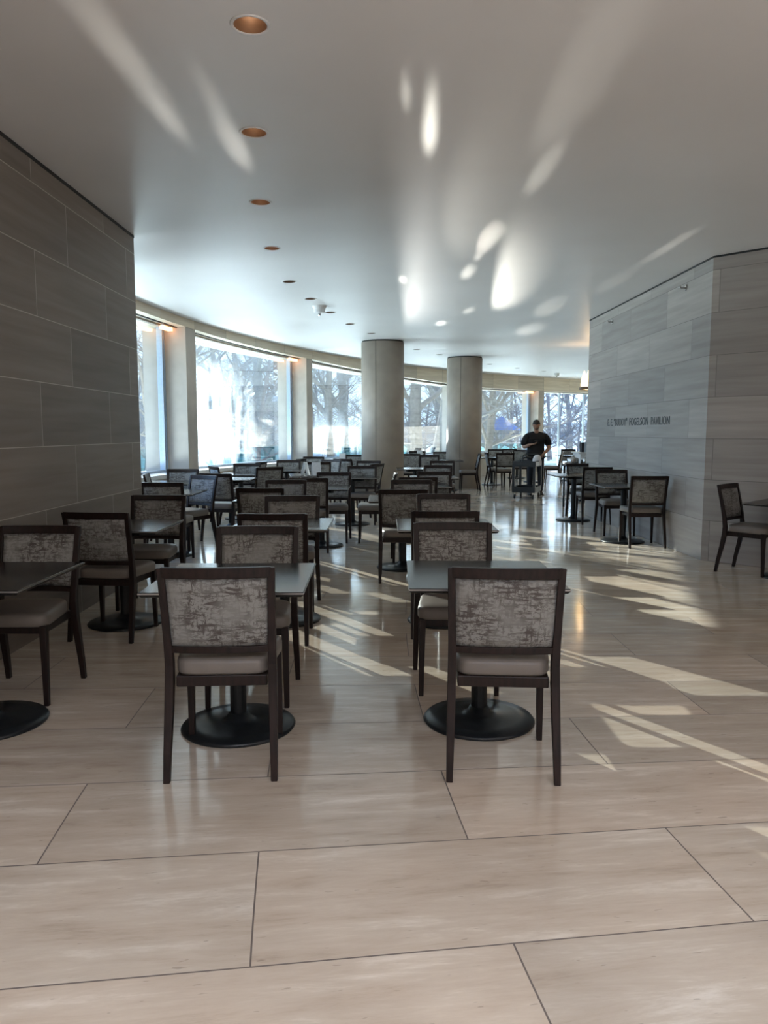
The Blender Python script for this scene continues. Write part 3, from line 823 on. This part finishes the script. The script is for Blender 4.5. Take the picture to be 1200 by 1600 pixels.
for k in range(2):
    bm = bmesh.new(); lathe(bm, [(.10, 0), (.11, .015), (.11, .10), (.10, .12), (.03, .14), (.03, .17)], 24)
    o = obj('chafing_pot', bm, 'steel', smooth=True, loc=(3.62+.26*k, 14.75, .832)); tag(o, ['left', 'right'][k]+' one of two shiny metal pots on the low stand by the wall end', 'pot', 'shiny pots')
e = empty('serving_stand', (3.80, 14.75, 0)); tag(e, 'low dark serving stand under the shiny pots, behind the wall end', 'stand')
bm = bmesh.new(); box(bm, -.33, .33, -.2, .2, .80, .83); obj('shelf', bm, 'plastic', e)
for sx_ in (-1, 1):
    for sy_ in (-1, 1):
        bm = bmesh.new(); box(bm, sx_*.3-.015, sx_*.3+.015, sy_*.17-.015, sy_*.17+.015, 0, .8); obj('leg', bm, 'plastic', e)

# ------------------------------------------------------------------ people
def skin(name, verts, edges, radii, mat, parent=None, sub=2, root=0):
    me = bpy.data.meshes.new(name); me.from_pydata([Vector(v) for v in verts], edges, []); me.update()
    o = bpy.data.objects.new(name, me); COL.objects.link(o)
    sk = o.modifiers.new('s', 'SKIN'); sk.use_smooth_shade = True; sk.branch_smoothing = .6
    for i, r in enumerate(radii):
        r = r if isinstance(r, tuple) else (r, r)
        me.skin_vertices[0].data[i].radius = r
        me.skin_vertices[0].data[i].use_root = (i == root)
    sb = o.modifiers.new('b', 'SUBSURF'); sb.levels = sub; sb.render_levels = sub
    dg = bpy.context.evaluated_depsgraph_get(); dg.update()
    nm = bpy.data.meshes.new_from_object(o.evaluated_get(dg)); bpy.data.objects.remove(o)
    nm.materials.clear(); nm.materials.append(M[mat])
    for p in nm.polygons: p.use_smooth = True; p.material_index = 0
    o = bpy.data.objects.new(name, nm); COL.objects.link(o); o.parent = parent
    return o
def chain(V, E, R, pts, rs, start=None):
    prev = start
    for p, r in zip(pts, rs):
        V.append(p); R.append(r)
        if prev is not None: E.append((prev, len(V)-1))
        prev = len(V)-1
    return prev
def hand(V, E, R, wrist_i, wrist, d, n_, side, curl=.5, s=1.0):
    """palm and five fingers from the wrist; d = pointing dir, n_ = palm normal"""
    d = Vector(d).normalized(); n_ = Vector(n_); n_ = (n_-d*n_.dot(d)).normalized(); w = d.cross(n_)*side
    wp = Vector(wrist)
    palm = wp+d*.045*s; k = chain(V, E, R, [palm, wp+d*.08*s], [(.036*s, .018*s), (.036*s, .016*s)], wrist_i)
    for j, (o_, L) in enumerate(((-.028, .062), (-.010, .072), (.010, .068), (.027, .052))):
        b0 = wp+d*.088*s+w*o_*s
        p1 = b0+d*.4*L*s+n_*curl*.012*s; p2 = p1+(d*(1-curl*.5)+n_*curl).normalized()*.35*L*s; p3 = p2+(d*(1-curl)+n_*curl*1.4).normalized()*.3*L*s
        chain(V, E, R, [b0, p1, p2, p3], [.0095*s, .009*s, .0085*s, .0075*s], k)
    t0 = wp+d*.035*s-w*.035*s; t1 = t0+(d*.7-w*.7).normalized()*.03*s; t2 = t1+(d-w*.2+n_*.3).normalized()*.028*s
    chain(V, E, R, [t0, t1, t2], [.012*s, .011*s, .009*s], k-1)

def head_mesh(name, c, tilt, turn, mat, parent, hairmat='hair', beard=True):
    """ellipsoid based head with brow, nose, mouth, chin, ears; faces -Y before turning"""
    bm = bmesh.new(); bmesh.ops.create_icosphere(bm, subdivisions=4, radius=1)
    for v in bm.verts:
        x, y, z = v.co
        X = x*.084; Y = y*.10; Z = z*.118
        if z < -.1: X *= 1-.30*(-z-.1); Y *= 1-.12*(-z)
        if y < -.5:
            nose = math.exp(-((x/.16)**2+((z+.10)/.20)**2)); Y -= .024*nose
            brow = math.exp(-((z-.18)/.10)**2)*math.exp(-(x/.6)**2); Y -= .006*brow
            for s in (-1, 1): Y += .010*math.exp(-(((x-s*.38)/.16)**2+((z-.04)/.09)**2))
            lip = math.exp(-((x/.30)**2+((z+.46)/.07)**2)); Y -= .006*lip
            Y += .004*math.exp(-((x/.35)**2+((z+.46)/.018)**2))
            chin = math.exp(-((x/.3)**2+((z+.82)/.15)**2)); Y -= .012*chin
        v.co = (X, Y, Z)
    for s in (-1, 1):
        r = bmesh.ops.create_icosphere(bm, subdivisions=2, radius=1)['verts']
        for v in r: v.co = (v.co.x*.012+s*.080, v.co.y*.02+.008, v.co.z*.032-.005)
    R_ = Matrix.Rotation(turn, 4, 'Z') @ Matrix.Rotation(tilt, 4, 'X')
    bm.transform(Matrix.Translation(c) @ R_)
    return bm, Matrix.Translation(c) @ R_
def person_man(loc, rz):
    root = empty('person', loc, rz); tag(root, 'person in black short sleeved shirt standing behind the cart, looking down at a phone', 'person')
    V, E, R = [], [], []
    # torso stub + arms (skin), root at chest
    V.append(Vector((0, .02, 1.20))); R.append((.11, .08))
    chest = chain(V, E, R, [(0, .01, 1.33)], [(.09, .07)], 0)
    neck = chain(V, E, R, [(0, -.005, 1.46), (-.008, -.04, 1.53), (-.012, -.06, 1.60)], [(.060, .062), (.060, .062), (.055, .06)], chest)
    shR = chain(V, E, R, [(-.15, .01, 1.35), (-.235, 0, 1.29), (-.285, -.01, 1.10)], [.045, .055, .052], chest)
    wr = chain(V, E, R, [(-.235, -.16, 1.13), (-.17, -.27, 1.17)], [.042, .030], shR)
    hand(V, E, R, wr, (-.17, -.27, 1.17), (.75, -.55, .05), (0, -.1, 1), 1, .75)
    shL = chain(V, E, R, [(.15, .01, 1.35), (.235, 0, 1.29), (.295, -.03, 1.10)], [.045, .055, .052], chest)
    wl_ = chain(V, E, R, [(.21, -.18, 1.02), (.12, -.31, .97)], [.042, .030], shL)
    hand(V, E, R, wl_, (.12, -.31, .97), (-.5, -.65, -.45), (-.5, .5, -.5), -1, .7)
    body = skin('body', V, E, R, 'skin', root)
    bmh, Mx = head_mesh('h', Vector((-.015, -.085, 1.61)), rad(32), rad(-16), 'skin', root)
    me = body.data; bmb = bmesh.new(); bmb.from_mesh(me)
    tmp = bpy.data.meshes.new('tmp'); bmh.to_mesh(tmp); bmh.free(); bmb.from_mesh(tmp)
    for f in bmb.faces: f.smooth = True; f.material_index = 0
    bmb.to_mesh(me); bmb.free(); bpy.data.meshes.remove(tmp)
    # hair cap and beard
    bm = bmesh.new(); bmesh.ops.create_icosphere(bm, subdivisions=4, radius=1)
    dele = [v for v in bm.verts if not (v.co.z > .42 or (v.co.y > -.05 and v.co.z > -.35) or (v.co.z > .25 and v.co.y > -.5))]
    bmesh.ops.delete(bm, geom=dele, context='VERTS')
    for v in bm.verts: v.co = Vector((v.co.x*.090, v.co.y*.107, v.co.z*.126+.002))
    bm.transform(Mx); o = obj('hair', bm, 'hair', root, smooth=True); sm = o.modifiers.new('t', 'SOLIDIFY'); sm.thickness = .008
    bm = bmesh.new(); bmesh.ops.create_icosphere(bm, subdivisions=4, radius=1)
    dele = [v for v in bm.verts if (v.co.z > -.36 or v.co.y > .1) or (abs(v.co.x) < .30 and v.co.z > -.60)]
    bmesh.ops.delete(bm, geom=dele, context='VERTS')
    for v in bm.verts:
        z = v.co.z; k = 1-.30*(-z-.1)
        v.co = Vector((v.co.x*.086*k, v.co.y*.101*(1-.12*(-z))-(.012 if abs(v.co.x) < .3 else .004), v.co.z*.1195))
    bm.transform(Mx); obj('beard', bm, 'hair', root, smooth=True)
    # shirt
    V, E, R = [], [], []
    V.append(Vector((0, .02, 1.12))); R.append((.205, .15))
    chain(V, E, R, [(0, .02, .98), (0, .02, .86)], [(.205, .15), (.20, .145)], 0)
    ch = chain(V, E, R, [(0, .015, 1.27), (0, .012, 1.395), (0, 0, 1.475)], [(.21, .145), (.16, .12), (.078, .078)], 0)
    for s in (-1, 1):
        chain(V, E, R, [(s*.17, .01, 1.375), (s*.235, 0, 1.32), (s*.275, -.01, 1.20), (s*.288, -.015, 1.13)], [.085, .092, .088, .085], ch-1)
    skin('shirt', V, E, R, 'blackcloth', root)
    # trousers
    V, E, R = [], [], []
    V.append(Vector((0, .02, .90))); R.append((.185, .14))
    for s in (-1, 1):
        chain(V, E, R, [(s*.10, .02, .82), (s*.12, 0, .50), (s*.13, .03, .12), (s*.13, .03, .07)], [.105, .078, .062, .064], 0)
    skin('trousers', V, E, R, 'navy', root)
    for s in (-1, 1):
        bm = bmesh.new()
        sweep(bm, [[(s*.13+x*.045*k, y, z) for x in (-1, 1)] for y, z, k in ()] or [[(s*.13-.04, .10, 0), (s*.13+.04, .10, 0), (s*.13+.035, .08, .09), (s*.13-.035, .08, .09)],
                   [(s*.13-.045, -.02, 0), (s*.13+.045, -.02, 0), (s*.13+.035, -.02, .09), (s*.13-.035, -.02, .09)],
                   [(s*.13-.05, -.12, 0), (s*.13+.05, -.12, 0), (s*.13+.035, -.11, .05), (s*.13-.035, -.11, .05)],
                   [(s*.13-.03, -.18, 0), (s*.13+.03, -.18, 0), (s*.13+.02, -.165, .03), (s*.13-.02, -.165, .03)]])
        obj('shoe', bm, 'dark', root, bevel=.012)
    return root
MX, MY = 3.50, 17.75
man = person_man((MX, MY, 0), rad(0))
bm = bmesh.new(); box(bm, -.037, .037, -.075, .075, -.005, .005)
ph = obj('phone', bm, 'plastic', bevel=.004); ph.location = (MX-.055, MY-.34, 1.225); ph.rotation_euler = (rad(-35), 0, rad(-30)); tag(ph, 'black phone held in the person\'s raised hand', 'phone')

# cart
e = empty('service_cart', (3.16, 16.95, 0), rad(-22)); tag(e, 'black plastic two tier service cart on casters in front of the person', 'cart')
def tray(z0, z1):
    bm = bmesh.new(); x, y = .25, .38; t_ = .02
    box(bm, -x, x, -y, y, z0, z0+.02)
    box(bm, -x, x, -y, -y+t_, z0+.02, z1); box(bm, -x, x, y-t_, y, z0+.02, z1); box(bm, -x, -x+t_, -y+t_, y-t_, z0+.02, z1); box(bm, x-t_, x, -y+t_, y-t_, z0+.02, z1)
    return bm
obj('top_tray', tray(.70, .82), 'plastic', e, bevel=.006); obj('bottom_tray', tray(.14, .26), 'plastic', e, bevel=.006)
for sx_ in (-1, 1):
    for sy_ in (-1, 1):
        bm = bmesh.new(); sweep(bm, [rect(sx_*.225, sy_*.35, .255, .05, .07), rect(sx_*.225, sy_*.35, .705, .045, .06)]); obj('upright', bm, 'plastic', e, bevel=.005)
        w = obj('caster', (lambda b: (tube(b, [(-.014, 0, 0), (.014, 0, 0)], .05, 20), b)[1])(bmesh.new()), 'dark', e, loc=(sx_*.2, sy_*.32, .05))
        bm = bmesh.new(); box(bm, -.022, -.016, -.02, .02, -.01, .09); box(bm, .016, .022, -.02, .02, -.01, .09); box(bm, -.022, .022, -.025, .025, .083, .09); obj('fork', bm, 'steel', w)
bm = bmesh.new(); tube(bm, [(-.2, .38, .80), (-.19, .44, .92), (-.12, .47, .95), (.12, .47, .95), (.19, .44, .92), (.2, .38, .80)], .014, 10); obj('handle', bm, 'plastic', e, smooth=True)
bm = bmesh.new(); box(bm, .2505, .253, -.33, .33, .72, .80); obj('label_panel', bm, 'paper', e)
# bag on the cart
bm = bmesh.new(); n = 20
sweep(bm, [[((r+.008*math.sin(5*a_+z*40))*math.cos(a_), (r*.8+.008*math.sin(4*a_+z*30))*math.sin(a_), z) for a_ in [2*PI*i/n for i in range(n)]] for r, z in ((.075, 0), (.095, .04), (.095, .12), (.075, .18), (.05, .215), (.03, .225))])
o = obj('carry_bag', bm, 'bag', smooth=True, loc=(3.38, 16.98, .722)); tag(o, 'white plastic bag standing on the right side of the cart', 'bag')
bm = bmesh.new(); tube(bm, [(-.1, 0, 0), (-.1, 0, .1), (-.06, 0, .16), (.0, 0, .18), (.1, 0, .17)], .014, 10)
o = obj('spray_hose', bm, 'plastic', smooth=True, loc=(3.15, 17.0, .722)); tag(o, 'black curved handle of a tool lying in the cart tray', 'tool')
bm = bmesh.new(); box(bm, -.15, .1, -.1, .1, 0, .06)
o = obj('cleaning_cloth', bm, 'paper', bevel=.02, loc=(3.04, 16.80, .722)); tag(o, 'folded white cloth lying in the top tray of the cart', 'cloth')

# walker outside
GZ = -.12
root = empty('person', (-2.12, 24.2, GZ), rad(60)); tag(root, 'person in a dark coat walking outside beyond the third window', 'person')
V, E, R = [], [], []
V.append(Vector((0, 0, .95))); R.append((.15, .11))
c1 = chain(V, E, R, [(0, 0, 1.2), (0, 0, 1.4), (0, 0, 1.52)], [(.17, .12), (.15, .1), (.055, .055)], 0)
arms = []
for s in (-1, 1):
    w_ = chain(V, E, R, [(s*.17, 0, 1.42), (s*.23, .03*s, 1.15), (s*.24, -.12*s, .93)], [.07, .055, .035], c1-1); arms.append(w_)
    hand(V, E, R, w_, (s*.24, -.12*s, .93), (0, -.2, -1), (-s, 0, 0), s, .4)
for s in (-1, 1): chain(V, E, R, [(s*.09, 0, .85), (s*.10, -.12*s, .48), (s*.10, -.10*s+.06, .08), (s*.10, -.18*s-.06, .04)], [.09, .065, .05, .045], 0)
b_ = skin('body', V, E, R, 'skin', root)
bmh, Mx = head_mesh('h', Vector((0, -.02, 1.64)), rad(5), 0, 'skin', root)
bmb = bmesh.new(); bmb.from_mesh(b_.data); tmp = bpy.data.meshes.new('tmp'); bmh.to_mesh(tmp); bmh.free(); bmb.from_mesh(tmp)
for f in bmb.faces: f.smooth = True; f.material_index = 0
bmb.to_mesh(b_.data); bmb.free()
V, E, R = [], [], []
V.append(Vector((0, 0, 1.0))); R.append((.19, .15))
chain(V, E, R, [(0, 0, .62)], [(.21, .17)], 0)
c1 = chain(V, E, R, [(0, 0, 1.25), (0, 0, 1.43)], [(.19, .15), (.13, .11)], 0)
for s in (-1, 1): chain(V, E, R, [(s*.17, 0, 1.42), (s*.23, .03*s, 1.15), (s*.24, -.11*s, .96)], [.085, .075, .055], c1)
skin('coat', V, E, R, 'coat', root)
V, E, R = [], [], []
V.append(Vector((0, 0, .85))); R.append((.14, .12))
for s in (-1, 1): chain(V, E, R, [(s*.09, 0, .80), (s*.10, -.12*s, .48), (s*.10, -.10*s+.06, .10)], [.1, .075, .065], 0)
skin('trousers', V, E, R, 'navy', root)
bm = bmesh.new(); bmesh.ops.create_icosphere(bm, subdivisions=3, radius=1)
bmesh.ops.delete(bm, geom=[v for v in bm.verts if not (v.co.z > .35 or (v.co.y > 0 and v.co.z > -.4))], context='VERTS')
for v in bm.verts: v.co = Vector((v.co.x*.085, v.co.y*.106, v.co.z*.127))
bm.transform(Mx); obj('hair', bm, 'hair', root, smooth=True)

# ------------------------------------------------------------------ outside
bm = bmesh.new()
n = 60; ring_in = [cpt(205-1.9*i, CR+.9) for i in range(n)]
# ground as a broad ring so that it does not run under the hall
rs = []
for i in range(n):
    a = 205-1.9*i; rs.append([(*cpt(a, CR+1.0), GZ), (*cpt(a, CR+8), GZ), (*cpt(a, CR+30), GZ), (*cpt(a, CR+220), GZ)])
vv = [[bm.verts.new(p) for p in r] for r in rs]
for a, b_ in zip(vv, vv[1:]):
    for k in range(3): bm.faces.new((a[k], b_[k], b_[k+1], a[k+1]))
struct(obj('ground', bm, 'ground'))

def tree_mesh(seed, h, r0, lean=0, spread=.55, fork=.35):
    """bare tree: a leading trunk that forks, boughs, branches and fine twigs"""
    rnd = random.Random(seed); bm = bmesh.new()
    def limb(p, d, L, r, k):
        n_ = (7, 6, 5, 4, 3)[k]; pts = [p]; rr = [r]; q = p.copy(); dd = d.copy()
        for i in range(n_):
            dd = (dd+Vector((rnd.uniform(-1, 1), rnd.uniform(-1, 1), rnd.uniform(-.3, .45)))*(.07, .16, .2, .24, .28)[k]).normalized()
            q = q+dd*(L/n_); pts.append(q.copy()); rr.append(max(.006, r*(1-(.6 if k < 1 else .85)*(i+1)/n_)))
        tube(bm, pts, rr, (10, 7, 4, 3, 3)[k])
        if k == 4: return
        m = (10, 5, 4, 3)[k]
        for j in range(m):
            f = rnd.uniform(fork, 1.0) if k == 0 else rnd.uniform(.15, 1.0)
            ii = min(n_, int(f*n_)); a_ = rnd.uniform(0, 2*PI)
            side = Vector((math.cos(a_), math.sin(a_), rnd.uniform(-.1, .7)))
            nd = (dd*.35+side*(.9 if k == 0 else .8)).normalized()
            limb(pts[ii], nd, L*(.55, .5, .5, .5)[k]*rnd.uniform(.6, 1.15)*(1.15-.45*f if k == 0 else 1), rr[ii]*(.55, .55, .6, .7)[k], k+1)
    limb(Vector((0, 0, -.1)), Vector((lean, 0, 1)).normalized(), h, r0, 0)
    return bm
kinds = []
for sd_, h_, r_, ln, mt in ((3, 8, .17, .12, 'bark'), (8, 9, .22, -.15, 'barkp'), (15, 5.5, .075, .03, 'twig'), (21, 9, .26, .02, 'bark')):
    bm = tree_mesh(sd_, h_, r_, ln, fork=.08 if mt == 'twig' else .24); me = bpy.data.meshes.new('tree'); bmesh.ops.recalc_face_normals(bm, faces=bm.faces); bm.to_mesh(me); bm.free(); me.materials.append(M[mt]); kinds.append(me)
# (pixel column, distance, kind, scale, yaw, label)
TREES = [(232, 19, 0, 1.0, 40, 'bare tree close outside the leftmost window'),
 (205, 30, 2, 1.1, 10, 'bare tree farther left beyond the leftmost window'),
 (400, 24, 2, .95, 0, 'thin straight bare tree beyond the middle of the large left window'),
 (428, 29, 1, 1.0, 20, 'pale thick leaning tree near the right jamb of the large left window'),
 (345, 38, 0, 1.1, 90, 'bare tree behind the glare of the large left window'),
 (522, 27, 0, .9, 200, 'brown tree trunk in the middle of the third window'),
 (546, 31, 1, .95, 70, 'pale tree touching the left side of the nearer column'),
 (500, 44, 2, 1.2, 130, 'distant bare tree at the left of the third window'),
 (652, 28, 3, .95, 10, 'thick dark rough trunk seen between the two columns'),
 (676, 31, 1, 1.05, 180, 'pale blue-grey trunk just right of the thick dark trunk'),
 (636, 45, 2, 1.3, 60, 'distant bare tree against the right side of the nearer column'),
 (760, 30, 0, 1.0, 0, 'forked grey trunk right of the farther column'),
 (772, 33, 1, 1.0, 0, 'slanting pale trunk crossing behind the forked trunk'),
 (797, 38, 2, 1.2, 80, 'thin upright tree left of the pier behind the person'),
 (815, 52, 0, 1.2, 20, 'distant tree just left of the pier behind the person'),
 (862, 44, 2, 1.2, 210, 'bare tree in the left half of the rightmost window'),
 (893, 47, 0, 1.0, 120, 'bare tree in the right half of the rightmost window'),
 (915, 55, 2, 1.4, 30, 'distant bare tree by the end of the right wall'),
 (690, 55, 0, 1.4, 150, 'distant crown showing left of the farther column'),
 (735, 50, 3, 1.1, 240, 'distant tree mostly behind the farther column'),
 (450, 60, 0, 1.4, 170, 'distant tree behind the second pier'),
 (375, 58, 3, 1.2, 300, 'distant tree above the low building roof'),
 (580, 60, 2, 1.5, 250, 'distant tree mostly behind the nearer column'),
 (840, 62, 3, 1.2, 100, 'farthest tree behind the pier beside the person')]
for i_, (px_, D_) in enumerate(((640, 36), (662, 42), (694, 38), (760, 43), (778, 36), (800, 46), (812, 39), (858, 42), (872, 50), (884, 44), (902, 47), (915, 42), (540, 40), (512, 36), (495, 52), (320, 45), (365, 34), (390, 46), (415, 40), (445, 36), (225, 26))):
    TREES.append((px_, D_, 2, .95, 37*i_, 'pale twiggy bare tree, %s' % ['beside the right edge of the nearer column', 'behind the thick dark trunk', 'by the left edge of the farther column', 'behind the forked trunk', 'above the blue parasol', 'left of the pier beside the person, farther one', 'left of the pier beside the person, nearer one',
        'first from the left in the rightmost window', 'second from the left in the rightmost window', 'in the middle of the rightmost window', 'right of the middle of the rightmost window', 'last before the right wall end', 'by the conifer in the third window', 'behind the brown trunk of the third window', 'above the walker outside',
        'at the left jamb of the large left window', 'in the glare of the large left window', 'behind the thin straight tree', 'between the straight and the leaning tree', 'at the right jamb of the large left window', 'deep in the leftmost window'][i_]))
for px, D, k, s, yw, lab in TREES:
    t = bpy.data.objects.new('bare_tree', kinds[k]); COL.objects.link(t)
    r = ray(px, 675); t.location = (r[0]/r[1]*D, D, GZ); t.scale = (s, s, s); t.rotation_euler = (0, 0, rad(yw))
    tag(t, lab, 'tree', 'bare winter trees outside')

def building(name, x0, x1, y0, y1, h, lab, rows=1, mat='building', z1=None):
    e = empty(name, ((x0+x1)/2, (y0+y1)/2, GZ)); tag(e, lab, 'building')
    w, d = (x1-x0)/2, (y1-y0)/2
    bm = bmesh.new(); box(bm, -w, w, -d, d, -.3, h); obj('wall', bm, mat, e)
    bm = bmesh.new(); box(bm, -w-.4, w+.4, -d-.4, d+.4, h, h+.35); obj('roof', bm, 'white' if rows == 1 else mat, e)
    k = max(2, int(2*w/3.2)); fh = h/rows
    for rr_ in range(rows):
        for i in range(k):
            if rows*k > 60 and (i+rr_) % 2: continue
            xx = -w+(i+.5)*2*w/k
            bm = bmesh.new(); box(bm, xx-.9, xx+.9, -d-.05, -d+.1, rr_*fh+.8, rr_*fh+fh-.6); obj('window', bm, 'bglass', e)
building('low_building', -23, -7.2, 52, 60, 3.6, 'low dark flat roofed building beyond the large left window')
building('low_building', -3, 24, 95, 102, 2.2, 'long low building far beyond the columns', 1)
o_ = lambda off, d: (-3.2+.81*off-.58*d, 15.2+.58*off+.81*d)
# unseen block added to shade the farther windows, hidden behind the left wall
pA, pB = o_(2.2, 42), o_(9.0, 42)
e = empty('sun_blocker', ((pA[0]+pB[0])/2, (pA[1]+pB[1])/2, GZ), math.atan2(pB[1]-pA[1], pB[0]-pA[0])); tag(e, 'unseen tall block added on the left to block the sun', 'building')
bm = bmesh.new(); box(bm, -3.4, 3.4, 0, 8, -.3, 22); obj('wall', bm, 'building', e)
for i in range(5):
    bm = bmesh.new(); box(bm, -3.0, 3.0, -.06, .05, 2+4*i, 4.4+4*i); obj('window', bm, 'bglass', e)

# glass balustrade, terrace wall, conifer and canopy
for k, (a0, a1, r_, lab) in enumerate(((160, 151, CR+7, 'glass balustrade outside the third window'), (147.5, 137.5, CR+7, 'glass balustrade outside between the columns'), (136, 127, CR+6, 'glass balustrade outside right of the farther column'), (125, 117, CR+5, 'glass balustrade outside the rightmost window'))):
    e = empty('balustrade', (0, 0, 0)); tag(e, lab, 'balustrade', 'glass balustrades outside')
    bm = bmesh.new(); ringseg(bm, a0, a1, r_, r_+.02, GZ, .95); obj('glass_panel', bm, 'rail', e)
    bm = bmesh.new(); ringseg(bm, a0, a1, r_-.03, r_+.05, .95, 1.0); obj('handrail', bm, 'steel', e)
p = at(556, 702, .9); 
r = ray(556, 700); D = 27.5
e = empty('conifer_shrub', (r[0]/r[1]*D, D, GZ)); tag(e, 'small bright green cone shaped conifer outside the third window', 'shrub')
bm = bmesh.new(); rnd = random.Random(4)
for i in range(260):
    z = rnd.uniform(.15, 1.25); rr_ = .34*(1.3-z)/1.15; a = rnd.uniform(0, 2*PI)
    c_ = Vector((rr_*math.cos(a), rr_*math.sin(a), z)); tube(bm, [Vector((0, 0, z-.05)), c_, c_+Vector((math.cos(a)*.05, math.sin(a)*.05, .07))], [.02, .03, .004], 4)
obj('foliage', bm, 'green', e); bm = bmesh.new(); tube(bm, [(0, 0, -.1), (0, 0, .4)], .04, 8); obj('stem', bm, 'bark', e)
D = 36; r = ray(783, 667)
e = empty('blue_parasol', (r[0]/r[1]*D, D, GZ)); tag(e, 'open blue parasol outside right of the farther column', 'parasol')
bm = bmesh.new(); lathe(bm, [(.95, 1.65), (.90, 1.70), (.45, 2.0), (.03, 2.3)], 8); obj('canopy', bm, 'blue', e)
bm = bmesh.new(); lathe(bm, [(.03, 0), (.03, 2.3)], 10); obj('pole', bm, 'steel', e)
